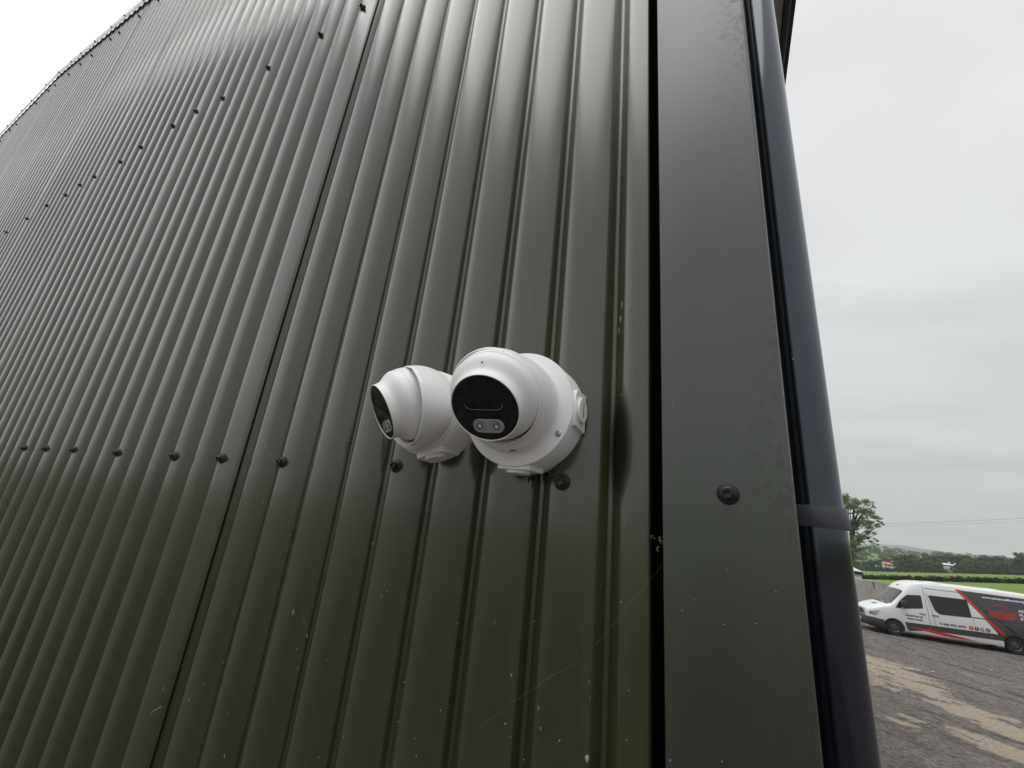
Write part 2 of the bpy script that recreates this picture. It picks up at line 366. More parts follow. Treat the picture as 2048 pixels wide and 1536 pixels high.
def terrain_z(x, y):
    D = math.hypot(x, y); b = math.atan2(x, y)
    if D <= RINGS[0][0]: return RZ[0][0]
    b = min(max(b, BEAR[0]), BEAR[-1])
    i = max(k for k in range(len(BEAR)-1) if BEAR[k] <= b+1e-9); tb = (b-BEAR[i])/(BEAR[i+1]-BEAR[i])
    k = len(RINGS)-2
    for q in range(len(RINGS)-1):
        if RINGS[q][0] <= D < RINGS[q+1][0]: k = q; break
    td = (D-RINGS[k][0])/(RINGS[k+1][0]-RINGS[k][0]); td = min(1, td)
    za = RZ[k][i]*(1-tb)+RZ[k][i+1]*tb; zb = RZ[k+1][i]*(1-tb)+RZ[k+1][i+1]*tb
    return za*(1-td)+zb*td
def fields():
    bs = sorted(set(list(np.linspace(-math.pi, math.pi, 73)[:-1]) + list(np.linspace(BEAR[0], BEAR[-1], 60))))
    Ds = [57.5] + [d for d in (59, 66, 74, 80, 95, 112, 132, 160, 200, 250, 300, 330, 360, 430, 500, 600, 700, 850, 1050, 1250, 1400, 1600, 2000, 2600, 3200, 3700, 4300, 4700, 5200, 5500)]
    v = []; nb = len(bs)
    for D in Ds:
        for b in bs:
            x, y = D*math.sin(b), D*math.cos(b); z = terrain_z(x, y)
            if D > 650: z += 3.0*mnoise.noise(Vector((x*0.004, y*0.004, 0)))*(D/1500)
            v.append((x, y, z))
    f = [(j*nb+i, j*nb+(i+1) % nb, (j+1)*nb+(i+1) % nb, (j+1)*nb+i) for j in range(len(Ds)-1) for i in range(nb)]
    m = bpy.data.materials.new('grassland'); m.use_nodes = True; nt = m.node_tree; b = nt.nodes['Principled BSDF']
    g = N(nt, 'ShaderNodeNewGeometry')
    def noi(sc, det=5):
        n = N(nt, 'ShaderNodeTexNoise'); n.inputs['Scale'].default_value = sc; n.inputs['Detail'].default_value = det; L(nt, g.outputs['Position'], n.inputs[0]); return n.outputs['Fac']
    vo = N(nt, 'ShaderNodeTexVoronoi'); vo.inputs['Scale'].default_value = 0.007; L(nt, g.outputs['Position'], vo.inputs['Vector'])
    r = N(nt, 'ShaderNodeValToRGB'); sc = N(nt, 'ShaderNodeSeparateColor'); L(nt, vo.outputs['Color'], sc.inputs[0]); L(nt, sc.outputs[0], r.inputs[0])
    r.color_ramp.elements[0].color = (0.12, 0.18, 0.055, 1); r.color_ramp.elements[1].color = (0.20, 0.25, 0.09, 1)
    e = r.color_ramp.elements.new(0.5); e.color = (0.16, 0.235, 0.06, 1)
    s = N(nt, 'ShaderNodeVectorMath', operation='SCALE'); L(nt, r.outputs[0], s.inputs[0])
    L(nt, M(nt, 'MULTIPLY', M(nt, 'MULTIPLY_ADD', noi(0.08), 0.7, 0.65), M(nt, 'MULTIPLY_ADD', noi(1.3, 6), 0.7, 0.65)), s.inputs['Scale'])
    L(nt, s.outputs[0], b.inputs['Base Color']); b.inputs['Roughness'].default_value = 0.95; b.inputs['Specular IOR Level'].default_value = 0.1
    wk = []
    for p_ in v:
        bb = math.atan2(p_[0], p_[1]); wk.append(min(1, max(0, max(-.02-bb, bb-.62)/.12)))  # unseen fields tinted brown so the cladding mirrors less green
    at = N(nt, 'ShaderNodeAttribute', attribute_name='browned_unseen'); mw = N(nt, 'ShaderNodeMix', data_type='RGBA'); L(nt, at.outputs['Fac'], mw.inputs[0])
    sd_ = N(nt, 'ShaderNodeVectorMath', operation='LENGTH'); L(nt, g.outputs['Position'], sd_.inputs[0]); mo = N(nt, 'ShaderNodeMapRange'); L(nt, sd_.outputs['Value'], mo.inputs[0]); mo.inputs[1].default_value = 1500; mo.inputs[2].default_value = 2600
    mm_ = N(nt, 'ShaderNodeMix', data_type='RGBA'); L(nt, mo.outputs[0], mm_.inputs[0]); L(nt, s.outputs[0], mm_.inputs[6]); mm_.inputs[7].default_value = (0.065, 0.075, 0.05, 1)
    L(nt, mm_.outputs[2], mw.inputs[6]); mw.inputs[7].default_value = (0.10, 0.095, 0.06, 1); L(nt, mw.outputs[2], b.inputs['Base Color'])
    o = pydata('fields', v, f, m, smooth=True); aa = o.data.attributes.new('browned_unseen', 'FLOAT', 'POINT'); aa.data.foreach_set('value', wk); tag(o, kind='structure')
fields()

# ================================================================== SHED
U0 = lambda u, z, y=0.0: Vector((u*S, S+y*S, H+z*S))          # fitting units -> metres (y: depth behind the crown plane)
PITCH = 0.1815; G0 = -0.2505; LAPX = -0.038                                    # groove centre nearest the corner
def top_z(u): return 7.40-0.13*abs(u+11.4)                     # gable verge
def crown_half():
    """half a crown from its middle outwards, ever steeper, then the tight foot of the groove"""
    a = 0.0815; pts = [(0.0, 0.0)]; d = 0.0; n = 40; T = R(62)
    keep = (6, 12, 16, 19, 22, 24, 26, 28, 30, 32, 34, 36, 38, 39, 40)
    for k in range(1, n+1):
        t = T*((k-.5)/n)**1.75; d += math.tan(t)*a/n
        if k in keep: pts.append((a*k/n, d))
    x, y = pts[-1]; rc = (PITCH/2-a)/math.sin(T)
    for k in range(1, 7):                                      # concave foot
        t = T*(1-k/6); pts.append((x+rc*(math.sin(T)-math.sin(t)), y+rc*(math.cos(t)-math.cos(T))))
    return pts
CH = crown_half()
def groove_profile(gc):
    """(u, depth) points from the middle of one crown through a groove to the middle of the next"""
    h = PITCH/2
    left = [(gc-h+x, d) for x, d in CH]; right = [(gc+h-x, d) for x, d in reversed(CH[:-1])]
    return left+right, h
def sheet_profile(first, last, tuck=False, lip=1.0, shift=0.0):
    """grooves first..last counted leftwards from the corner; the sheet laps OVER its right neighbour"""
    pts = []
    gs = [G0+shift-PITCH*k for k in range(last, first-1, -1)]
    for i, g in enumerate(gs):
        p, xs = groove_profile(g)
        if i == 0: p = p[(8 if tuck else 8):]                 # left edge tucked under the neighbour
        if i: p = p[1:]
        pts += p
    c = gs[-1]+PITCH/2                                         # last crown: cut off flat just short of its fold
    pts += [(c+q, d) for q, d in (((.03, .0008), (.06, .0030), (.085, .0060), (.109, .0090)) if lip == 1.0 else ((.03, .0012), (.05, .0040), (.07, .0095), (.085, .0165), (.096, .0240)))]
    return pts
shed = empty('metal_shed', (0, S, 0), 'dark green metal shed clad in vertical ribbed steel sheets, gable end towards the viewer', 'shed')
def rel(o):                                                    # parent a world-space mesh to the shed
    o.parent = shed; o.matrix_parent_inverse = Matrix.Translation((0, -S, 0)); return o
SCREW_U = [[-.366, -.915, -1.46], [-1.88, -2.22, -2.765, -3.33], [-3.75, -4.10, -4.59, -5.10], [-5.47, -5.90, -6.34, -6.9], [-7.2, -7.59, -8.19, -8.6]]
while len(SCREW_U) < 13:
    k = len(SCREW_U); s0 = -1.71-1.785*(k-1); SCREW_U.append([s0-.16, s0-.52, s0-1.06, s0-1.6])
def snap(i, u):                                                # screws sit on the crown nearest the measured spot
    u *= 0.985
    cs = [G0+LAPX*i+PITCH/2-PITCH*k for k in (range(1, 9) if i == 0 else range(9+10*(i-1), 9+10*i))]
    return min(cs, key=lambda c: abs(c-u))
SCREW_U = [sorted({round(snap(i, u), 5) for u in us}, reverse=True) for i, us in enumerate(SCREW_U)]
def build_sheet(idx):
    if idx == 0:
        pts = sheet_profile(0, 8, True)
        pts = [p for p in pts if p[0] < -0.166]+[(-.160, 0.0), (-.155, .001), (-.152, .004), (-.1505, .010), (-.150, .03)]
    else:
        pts = sheet_profile(9+10*(idx-1), 9+10*idx-1, False, 1.0 if idx == 1 else 0.0, LAPX*idx)
        # last groove of the sheet is the one under the left neighbour
    lift = -0.0040-0.0008*min(idx-1, 3) if idx else 0.0
    scr = [(u, z) for u in (SCREW_U[idx] if idx < len(SCREW_U) else []) for z in (0.10, 2.84)]
    if idx <= 3:
        zs = [-9.02, -3, -1]
        for zc in (0.10, 2.84): zs += [zc+q for q in (-.35, -.2, -.12, -.08, -.05, -.025, 0, .025, .05, .08, .12, .2, .35)]
        zs = sorted(zs)
    else: zs = [-9.02, 0, 2.84]
    rnd = random.Random(idx); ph = rnd.uniform(0, 9)
    v = []; n = len(pts); nz = len(zs)+1
    for (u, d) in pts:
        for z in zs:
            dd = d+lift
            if idx <= 3:
                for (su, sz) in scr:
                    r2 = ((u-su)/.05)**2+((z-sz)/.075)**2
                    if r2 < 8: dd += 0.0020*math.exp(-r2)
                dd += 0.0010*math.sin(z*2.1+ph+u*3)
            v.append(U0(u, z, dd))
        v.append(U0(u, top_z(u)+0.0, d+lift))
    f = [(i*nz+j, (i+1)*nz+j, (i+1)*nz+j+1, i*nz+j+1) for i in range(n-1) for j in range(nz-1)]
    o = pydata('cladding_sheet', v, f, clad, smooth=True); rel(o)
    sm = o.modifiers.new('thickness', 'SOLIDIFY'); sm.thickness = 0.0009; sm.offset = -1
    return o
for i in range(13): build_sheet(i)
# near-black backing added behind the sheets, its colour standing in for shade in the gaps
bm = bmesh.new()
vs = [bm.verts.new(U0(u, z, 0.12)) for u, z in ((-24, -9.02), (0.06, -9.02), (0.06, top_z(0.06)), (-11.4, top_z(-11.4)), (-24, top_z(-24)))]
bm.faces.new(vs); rel(bmobj('shade_backing', bm, void))
# side wall, back wall, roof
def strip(name, quad, mat):
    o = pydata(name, quad, [tuple(range(len(quad)))], mat); rel(o); return o
XR, XL, YB = 0.098*S, -24.0*S, S+18.0
def side_wall():
    prof = []
    y = 0.0; k = 0
    while y < 17.9/S:
        p, xs = groove_profile(y+PITCH/2); prof += [(q[0], q[1]) for q in (p if not prof else p[1:])]; y += PITCH
    v = []
    for (yy, d) in prof:
        for z in (-9.02, 5.85): v.append(Vector((XR-d*S, S+0.075+yy*S, H+z*S)))
    f = [(2*i, 2*i+2, 2*i+3, 2*i+1) for i in range(len(prof)-1)]
    o = pydata('side_wall', v, f, clad, smooth=True); rel(o)
side_wall()
strip('back_wall', [(XR, YB, 0), (XL, YB, 0), (XL, YB, H+top_z(-24)*S), (-11.4*S, YB, H+7.4*S), (XR, YB, H+top_z(0)*S)], clad)
strip('side_wall', [(XL, S+.02, 0), (XL, YB, 0), (XL, YB, H+top_z(-24)*S), (XL, S+.02, H+top_z(-24)*S)], clad)
def roof():
    for (ua, ub) in ((1.0, -11.4), (-11.4, -24.4)):
        bm = bmesh.new(); za, zb = top_z(ua)+.10, top_z(ub)+.10
        v = [(ua*S, S+.012, H+za*S), (ub*S, S+.012, H+zb*S), (ub*S, YB+.1, H+zb*S), (ua*S, YB+.1, H+za*S)]
        lo = [bm.verts.new(Vector(p)) for p in v]; hi = [bm.verts.new(Vector(p)+Vector((0, 0, .035))) for p in v]
        bm.faces.new(lo[::-1]); bm.faces.new(hi)
        for i in range(4): bm.faces.new((lo[i], lo[(i+1) % 4], hi[(i+1) % 4], hi[i]))
        rel(bmobj('roof', bm, clad))
roof()
# pale verge trim along the gable edge, folded over the sheets
def verge():
    for (ua, ub) in ((0.25, -11.4), (-11.4, -24.1)):
        n = 46; v = []; sec = [(.0, .115), (-.024, .11), (-.030, .0), (-.030, -.10), (-.022, -.112)]
        for i in range(n+1):
            u = ua+(ub-ua)*i/n; wob = 0.007*mnoise.noise(Vector((u*1.7, 0, 0)))
            for k, (d, dz) in enumerate(sec): v.append(U0(u, top_z(u)+dz+(wob if k >= 3 else 0), d-.004))
        m = len(sec); f = [(i*m+k, (i+1)*m+k, (i+1)*m+k+1, i*m+k+1) for i in range(n) for k in range(m-1)]
        o = pydata('verge_trim', v, f, whitetrim); rel(o); sharp(o)
verge()

# --- corner flashing
def flashing():
    x0, x1 = -0.126*.968*S, 0.1238*.968*S; y0 = .968*S; zt = H+top_z(0)*S+.02
    sec = [(x0+.0085, y0+.0035), (x0+.001, y0+.0035), (x0, y0+.0022), (x0+.0006, y0)]
    sec += [(x1-.0042*(1-math.sin(R(a))), y0+.0042*(1-math.cos(R(a)))) for a in (0, 15, 30, 45, 60, 75, 90)]+[(x1, y0+.11), (x1-.002, y0+.118)]
    v = []; zs = [0.0, 3.2, 3.6, 3.74, 3.9, 4.4, 5.2, zt]
    for (x, y) in sec:
        for z in zs: v.append((x, y, z))
    n = len(zs); f = [(i*n+j, (i+1)*n+j, (i+1)*n+j+1, i*n+j+1) for i in range(len(sec)-1) for j in range(n-1)]
    o = pydata('corner_flashing', v, f, trimm); rel(o); sharp(o, 60)
    sm = o.modifiers.new('thickness', 'SOLIDIFY'); sm.thickness = 0.0007; sm.offset = -1
flashing()

# --- fixing screws: hex cap on a washer
def screw_meshes():
    k = 0.001
    v, f = lathe_data([(8.6*k, -1.0*k), (8.6*k, .9*k), (8.2*k, 1.4*k), (6.4*k, 2.4*k), (6.0*k, 2.5*k), (0, 2.6*k)], 24)
    wa = bpy.data.meshes.new('washer'); wa.from_pydata([tuple(p) for p in v], [], f); wa.materials.append(rubber)
    wa.polygons.foreach_set('use_smooth', [True]*len(wa.polygons)); wa.set_sharp_from_angle(angle=R(40))
    v, f = lathe_data([(5.6*k, 2.3*k), (5.6*k, 3.4*k), (5.0*k, 3.8*k), (4.75*k, 3.9*k)], 24)
    v, f = lathe_data([(4.7*k, 3.4*k), (4.7*k, 8.1*k), (4.2*k, 8.9*k), (3.3*k, 8.9*k), (3.0*k, 8.5*k), (2.7*k, 6.2*k), (0, 6.0*k)], 6, None, v, f)
    sc = bpy.data.meshes.new('screw'); sc.from_pydata([tuple(p) for p in v], [], f); sc.materials.append(blackcap)
    return sc, wa
SCM, WAM = screw_meshes()
def put_screw(p, roll=0.0, tilt=(0, 0), scale=1.0):
    rot = Matrix(((1, 0, 0), (0, 0, -1), (0, 1, 0))).to_4x4()   # local z -> -Y
    rot = rot@Matrix.Rotation(tilt[0], 4, 'X')@Matrix.Rotation(tilt[1], 4, 'Y')@Matrix.Rotation(roll, 4, 'Z')@Matrix.Scale(scale, 4)
    s = bpy.data.objects.new('screw', SCM); COL.objects.link(s); s.parent = shed
    s.matrix_local = Matrix.Translation(Vector(p)-Vector((0, S, 0)))@rot
    wv = bpy.data.objects.new('washer', WAM); COL.objects.link(wv); wv.parent = s
rnd = random.Random(3)
for i, us in enumerate(SCREW_U):
    for u in us:
        for z in (0.10, 2.84):
            zz = z+rnd.uniform(-.012, .012) if z < 1 else z+rnd.uniform(-.03, .03)
            put_screw(U0(u-(.010 if i else .022)+rnd.uniform(-.004, .004), zz, (-0.0040-0.0008*min(i-1, 3) if i else 0.0)+(.0016 if i <= 3 else 0)), rnd.uniform(0, 1), (rnd.uniform(-.12, .12), rnd.uniform(-.12, .12)))
        if u < -1.5: put_screw(U0(u, top_z(u)-.40+rnd.uniform(-.02, .02), -0.0040-0.0008*min(max(i-1, 0), 3)), rnd.uniform(0, 1))
for k in range(22):
    u = -5.6-.62*k+rnd.uniform(-.1, .1); put_screw(U0(u, top_z(u)-.05+rnd.uniform(-.03, .03), -.032), rnd.uniform(0, 1))
p = wall_pt(1456, 988, .968); put_screw(p+Vector((0, 0.0002, 0)), 0.25, (0.05, -0.1), 1.02)
# small drilled hole beside the right screw: a ring with a dark middle
v, f = lathe_data([(.0034, 0), (.0036, .0008), (.0029, .0011), (.0024, .0004), (.0022, -.002), (0, -.002)], 20)
o = pydata('rivet', v, f, blackcap, shed, smooth=True)
o.matrix_local = Matrix.Translation(Vector(wall_pt(1067, 956, .999))-Vector((0, S, 0)))@Matrix(((1, 0, 0), (0, 0, -1), (0, 1, 0))).to_4x4()

# --- flecks of dirt and droppings on the metal
def flecks():
    fm = pmat('dried_dropping', (0.34, 0.335, 0.31), 0.8)
    rnd = random.Random(12); v = []; f = []
    def blob(c, rx, rz):
        b = len(v); n = 7
        v.append(c+Vector((0, -.0009, 0)))
        for k in range(n):
            a = 2*math.pi*k/n; q = rnd.uniform(.6, 1.25); v.append(c+Vector((rx*q*math.cos(a), 0, rz*q*math.sin(a))))
        for k in range(n): f.append((b, b+1+k, b+1+(k+1) % n))
    big = [(586, 1225, 2.0, 4.5), (614, 1272, .7, 3.2), (348, 1232, .7, 2.6), (327, 1377, .6, 4.5), (1173, 1517, 2.6, 4.0), (1119, 1481, 1.3, 1.3), (1010, 1447, 1.4, 1.0),
           (1081, 1457, .7, 2.4), (1077, 1417, 1.0, 2.2), (449, 1512, 1.2, 3), (1242, 1204, 1.0, 1.2), (1023, 1350, 1.2, 2.0), (1048, 1519, .8, .9), (1021, 1473, .7, .7), (1178, 1363, .7, .8),
           (1253, 1480, .6, .6), (1180, 1395, .5, .7), (1241, 638, 1.0, 6), (1238, 660, .8, 4), (1244, 610, .7, 5), (370, 1020, .8, .6), (746, 1088, .7, 2.2), (475, 880, .5, .5)]
    for (x, y, rx, rz) in big: blob(wall_pt(x, y, .9915), rx*.00065, rz*.0008)
    for i in range(45):
        x = rnd.uniform(300, 1290); y = 1536-abs(rnd.gauss(0, 330))
        if y < 0: continue
        r = rnd.uniform(.0002, .0006); blob(wall_pt(x, y, .9925), r, r*rnd.uniform(.8, 2.2))
    for i in range(16):
        x = rnd.uniform(1330, 1590); y = rnd.uniform(700, 1536); r = rnd.uniform(.0002, .0006); blob(wall_pt(x, y, .966), r, r*rnd.uniform(1, 2))
    o = pydata('dirt_flecks', v, f, fm); rel(o); tag(o, kind='stuff')
flecks()

# --- overhanging eave with gutter on the side, seen past the top of the pipe
def eave():
    soff = pmat('pale_soffit', (0.50, 0.49, 0.47), 0.45)
    z0 = H+5.68*S; xo = 0.162*(z0-H)
    y0, y1 = S-.02, YB
    for xa, xb, dz in ((XR+.002, xo-.085, 0), (xo-.081, xo-.029, -.004)):
        bm = bmesh.new(); box(bm, (xa, y0, z0+.012+dz), (xb, y1, z0+.022+dz), .001); rel(bmobj('soffit', bm, soff))
    g = empty('gutter', (xo-.014, S, z0), 'slim dark gutter running back along the side eave behind the downpipe', 'gutter')
    bm = bmesh.new(); box(bm, (-.014, y0-S, 0), (.014, y1-S, .075), .003); sharp(bmobj('channel', bm, clipm, g))
    bm = bmesh.new(); box(bm, (.012, y0-S, .070), (.020, y1-S, .080), .002); bmobj('rim', bm, clipm, g)
    for k in range(10):
        bm = bmesh.new(); yy = .8+k*1.6
        box(bm, (-.016, yy, -.003), (.017, yy+.025, .072), .001); bmobj('bracket', bm, clipm, g)
eave()

# --- downpipe
def downpipe():
    yp = 1.62*S; rp = .034; xp = .1995*yp-1.0197*rp
    d = empty('downpipe', (xp, yp, 0), 'dark blue plastic downpipe standing at the corner of the green shed', 'downpipe')
    zj = H+.055*1.6*S
    zt = H+5.6*S
    v, f = tube_data([(0, 0, .02), (0, 0, zj)], rp, 64); o = pydata('lower_pipe', v, f, pvc, d, smooth=True)
    v, f = tube_data([(0, 0, zj), (0, 0, zj+.9), (0, 0, zt-.35), (0.0, 0, zt-.30), (.02, 0, zt-.25), (.25, 0, zt)], rp-.0012, 64)
    o = pydata('upper_pipe', v, f, pvc, d, smooth=True)
    z0, z1 = H+.036*1.62*S, H+.074*1.62*S
    lathe('pipe_clip', [(rp, z0-.0), (rp+.0032, z0), (rp+.0036, z0+.001), (rp+.0022, z1-.001), (rp+.0018, z1), (rp-.001, z1)], clipm, d, 64)
    bm = bmesh.new(); box(bm, (-.06, -.004, z0), (-rp, .012, z1), .001); bmobj('clip_bracket', bm, clipm, d)
    # thin painted band higher up
    lathe('pipe_joint', [(rp-.0013, zj+1.05), (rp+.0, zj+1.051), (rp+.0, zj+1.06), (rp-.0013, zj+1.061)], pvc, d, 64)
downpipe()

# ================================================================== SURVEILLANCE CAMERAS
def axis_mat(origin, a, up):
    z = a.normalized(); y = (up-z*up.dot(z)).normalized(); x = y.cross(z)
    return Matrix(((x.x, y.x, z.x, origin.x), (x.y, y.y, z.y, origin.y), (x.z, y.z, z.z, origin.z), (0, 0, 0, 1)))
def rrect(wd, ht, r, n=6):
    pts = []
    for (sx, sy, a0) in ((1, 1, 0), (-1, 1, 90), (-1, -1, 180), (1, -1, 270)):
        for k in range(n+1):
            a = R(a0+90*k/n); pts.append((sx*(wd/2-r)+r*math.cos(a), sy*(ht/2-r)+r*math.sin(a)))
    return pts
def plate(pts, z0, z1, inner=None, bev=0.0):
    """prism of an outline, or a ring when inner outline given"""
    n = len(pts); v = []; f = []
    if inner is None:
        cx = sum(p[0] for p in pts)/n; cy = sum(p[1] for p in pts)/n
        top = [(cx+(p[0]-cx)*(1-bev), cy+(p[1]-cy)*(1-bev)) for p in pts]
        v = [Vector((*p, z0)) for p in pts]+[Vector((*p, z1)) for p in top]
        f = [(i, (i+1) % n, n+(i+1) % n, n+i) for i in range(n)]+[tuple(range(n, 2*n))]
    else:
        for p in pts: v.append(Vector((*p, z0)))
        for p in pts: v.append(Vector((*p, z1)))
        for p in inner: v.append(Vector((*p, z1)))
        for p in inner: v.append(Vector((*p, z0)))
        for k in range(3):
            for i in range(n): f.append((k*n+i, k*n+(i+1) % n, (k+1)*n+(i+1) % n, (k+1)*n+i))
    return v, f
def surv_camera(label, cu, cz, box_r, box_r0, box_h, cup_r, lip_r, lip_h, ball_off, ball_R, disc_r, disc_h, aim, plugs, screws, mouth, roll=0.0):
    base = U0(cu, cz, 0)
    t = empty('surveillance_camera', mat=Matrix.Translation(base)@Matrix(((1, 0, 0), (0, 0, -1), (0, 1, 0))).to_4x4(), label=label, cat='security camera', group='surveillance cameras on the cladding')
    q = S
    b = .004
    lathe('junction_box', [(p[0]*q, p[1]*q) for p in ((box_r0-.01, -.03), (box_r0, -.03), (box_r0, .0), (box_r0+.0005, .004), (box_r0, .008), (box_r, box_h-b), (box_r-b*.3, box_h-b*.3), (box_r-b, box_h), (0, box_h))], housing, t, 96)
    # mounting ring and cup
    h0 = box_h
    prof = [(cup_r+.001, h0-.002), (cup_r+.001, h0+.010), (cup_r-.0005, h0+.012), (cup_r-.0025, h0+.0125), (cup_r-.0025, h0+.0155), (cup_r-.001, h0+.017)]
    seg = 96
    mc = Vector((mouth[0].x-cu, mouth[0].z-cz, 1-mouth[0].y)); mn = Vector((mouth[1].x, mouth[1].z, -mouth[1].y)).normalized()
    e1 = (Vector((1, 0, 0))-mn*mn.x).normalized(); e2 = mn.cross(e1); mr = mouth[2]
    def mring(r, h): return [mc+mn*h+(e1*math.cos(2*math.pi*k/seg)+e2*math.sin(2*math.pi*k/seg))*r for k in range(seg)]
    def bring(r, h): return [Vector((r*math.cos(2*math.pi*k/seg), r*math.sin(2*math.pi*k/seg), h)) for k in range(seg)]
    rings = [bring(r, h) for r, h in prof]
    lo, hi = rings[-1], mring(mr+.0045, -.012)
    for k in range(1, 9):
        t_ = k/9; bl = .006*math.sin(math.pi*t_)
        rings.append([a_.lerp(b_, t_)+Vector((a_.x, a_.y, 0)).normalized()*bl for a_, b_ in zip(lo, hi)])
    for (dr_, h) in ((.0045, -.012), (.0030, -.0112), (.0030, -.0095), (.0044, -.0085), (.0040, -.003), (.0028, -.0006), (.0012, 0), (-.0002, -.001), (-.0008, -.004), (-.0020, -.030)): rings.append(mring(mr+dr_, h))
    v = [q_*q for rg in rings for q_ in rg]; f = [(i*seg+k, i*seg+(k+1) % seg, (i+1)*seg+(k+1) % seg, (i+1)*seg+k) for i in range(len(rings)-1) for k in range(seg)]
    sharp(pydata('camera_base', v, f, housing, t), 38)
    rg = [mring(mr-.0015, -.028), mring(mr*.6, -.075)]
    v = [q_*q for r_ in rg for q_ in r_]; f = [(k, (k+1) % seg, seg+(k+1) % seg, seg+k) for k in range(seg)]+[tuple(range(seg, 2*seg))]
    pydata('gap_liner', v, f, gapm, t)
    cc = mring(mr+.0012, -.0005)[int(seg*.19)]; nb = bmesh.new()
    nv = [nb.verts.new((cc+e1*x_+e2*y_+mn*z_)*q) for x_, y_, z_ in ((-.007, -.001, .0012), (.004, .0012, .0012), (.006, -.0035, .0012), (-.002, -.006, .0012), (.001, .001, -.008), (.003, -.004, -.008))]
    for ix in ((0, 1, 2, 3), (1, 4, 5, 2)): nb.faces.new([nv[i] for i in ix])
    bmobj('lock_notch', nb, gapm, t)
    # eyeball
    a = Vector((aim[0], aim[2], -aim[1])).normalized()
    bm4 = axis_mat(Vector((0, 0, ball_off*q)), a, Vector((math.sin(roll), math.cos(roll), 0)))
    k = ball_R
    prof = [(0, -k)]
    for j in range(1, 14):
        th = R(-90+j*6.6); prof.append((k*math.cos(th), k*math.sin(th)))
    prof += [(k*.9995, -.004), (k, .002), (k*.9975, .0065), (k*.984, .0072), (k*.984, .0090), (k*.994, .0098), (k*.990, .0125)]
    dr, dh = disc_r, disc_h
    for (s, rr) in ((.16, .988), (.27, .962), (.36, .926), (.44, .884), (.52, .838), (.59, .800), (.66, .772), (.74, .754), (.84, .744), (.94, .738)):
        # blend from ball shoulder to the rim
        r_end = dr/k; r0 = .990
        tt = (r0-rr)/(r0-.735); prof.append((k*(r0+(r_end-r0)*tt), .0125+(dh-.0125)*s))
    prof += [(dr+.0002, dh-.0012), (dr-.0003, dh-.0002), (dr-.0012, dh+.0002), (dr-.0023, dh-.0004), (dr-.0027, dh-.0022)]
    eb = lathe('eyeball_housing', [(p[0]*q, p[1]*q) for p in prof], housing, t, 96, ml=bm4, ang=50)
    fz = dh-.0016
    fg = lathe('front_glass', [(p[0]*q, p[1]*q) for p in ((dr-.0024, fz-.003), (dr-.0026, fz), (0, fz))], glassb, eb, 96)
    sc = dr/.0802
    def child(name, v, f, m, x, y, z=fz, smooth=False):
        o = pydata(name, [Vector((p.x*q*sc+x*q*sc, p.y*q*sc+y*q*sc, p.z*q+z*q)) for p in v], f, m, eb); sharp(o, 40); return o
    # lens window bezel, lens barrel rings
    v, f = plate(rrect(.092, .060, .017), 0, .0010, rrect(.0885, .0565, .0155)); child('lens_window_frame', v, f, frame_m, -.001, .026)
    v, f = plate(rrect(.0885, .0565, .0155), 0, .0003); child('lens_window', v, f, glassb, -.001, .026)
    ro = rrect(.0905, .0585, .0165); ri = rrect(.0875, .0555, .0150); nn = len(ro); lo_ = [i for i in range(nn) if ro[i][1] < -.017]
    v = [Vector((*ro[i], .0011)) for i in lo_]+[Vector((*ri[i], .0011)) for i in lo_]; m_ = len(lo_)
    child('window_glint', v, [(i, i+1, m_+i+1, m_+i) for i in range(m_-1)], glint_m, -.001, .026)  # pale strip painting the glint on the bezel's lower edge
    v, f = lathe_data([(.0125, .0003), (.0120, .0006), (.0105, .0006), (.0095, .0003), (.005, .0006), (0, .0007)], 36); child('lens', v, f, lensm, 0, .026)
    # pill shaped led panel with two reflectors
    v, f = plate(rrect(.074, .0335, .0165), 0, .0022, None, .04); child('led_panel', v, f, ledgrey, .002, -.0425)
    for sx in (-1, 1):
        n = 36; v = []; f = []
        for i in range(n*2):
            aa = math.pi*i/n; rr = .0152 if i % 2 else .0146; v.append(Vector((rr*math.cos(aa), rr*math.sin(aa), .0034 if i % 2 else .0025)))
        for i in range(n*2):
            aa = math.pi*i/n; v.append(Vector((.0075*math.cos(aa), .0075*math.sin(aa), .0012)))
        m2 = n*2
        f = [(i, (i+1) % m2, m2+(i+1) % m2, m2+i) for i in range(m2)]
        child('led_reflector', v, f, steel, .002+sx*.0198, -.0425)
        v, f = lathe_data([(.0076, .0008), (.0078, .003), (.0066, .0034), (.0062, .0015), (.0045, .0015)], 28)
        child('led_ring', v, f, frame_m, .002+sx*.0198, -.0425)
        v, f = lathe_data([(.0045, .0012), (.0035, .0032), (0, .0042)], 20); child('led_lens', v, f, ledwhite, .002+sx*.0198, -.0425)
    # microphone hole on the shoulder above the glass
    mh = Vector((0, k*.925, 0)); v, f = lathe_data([(.0022, .0), (.0022, .0012), (0, .0012)], 14)
    o = pydata('microphone_hole', [Vector((p.x*q, (p.y*math.cos(R(38))*q+k*.893*q), (.0455+p.z-p.y*.6)*q)) for p in v], f, gapm, eb)
    # conduit plugs round the box
    for (ang, slot) in plugs:
        pm = Matrix.Rotation(R(ang), 4, 'Z')@Matrix(((0, 0, 1, 0), (1, 0, 0, 0), (0, 1, 0, 0), (0, 0, 0, 1)))
        # local z -> outward radial, local x -> tangential, local y -> axial
        pm = pm@Matrix.Translation((0, (box_h*.54)*q, 0))
        bm = bmesh.new()
        r0 = (box_r+box_r0)/2
        w2, w1 = .052, .042
        pts0 = [(-w2, -.045), (w2, -.045), (w2-.006, .030), (w1-.012, .038), (-w1+.012, .038), (-w2+.006, .030)]
        v, f = plate([(x*q, y*q) for x, y in pts0], (r0-.03)*q, (r0+.0035)*q, None, .05)
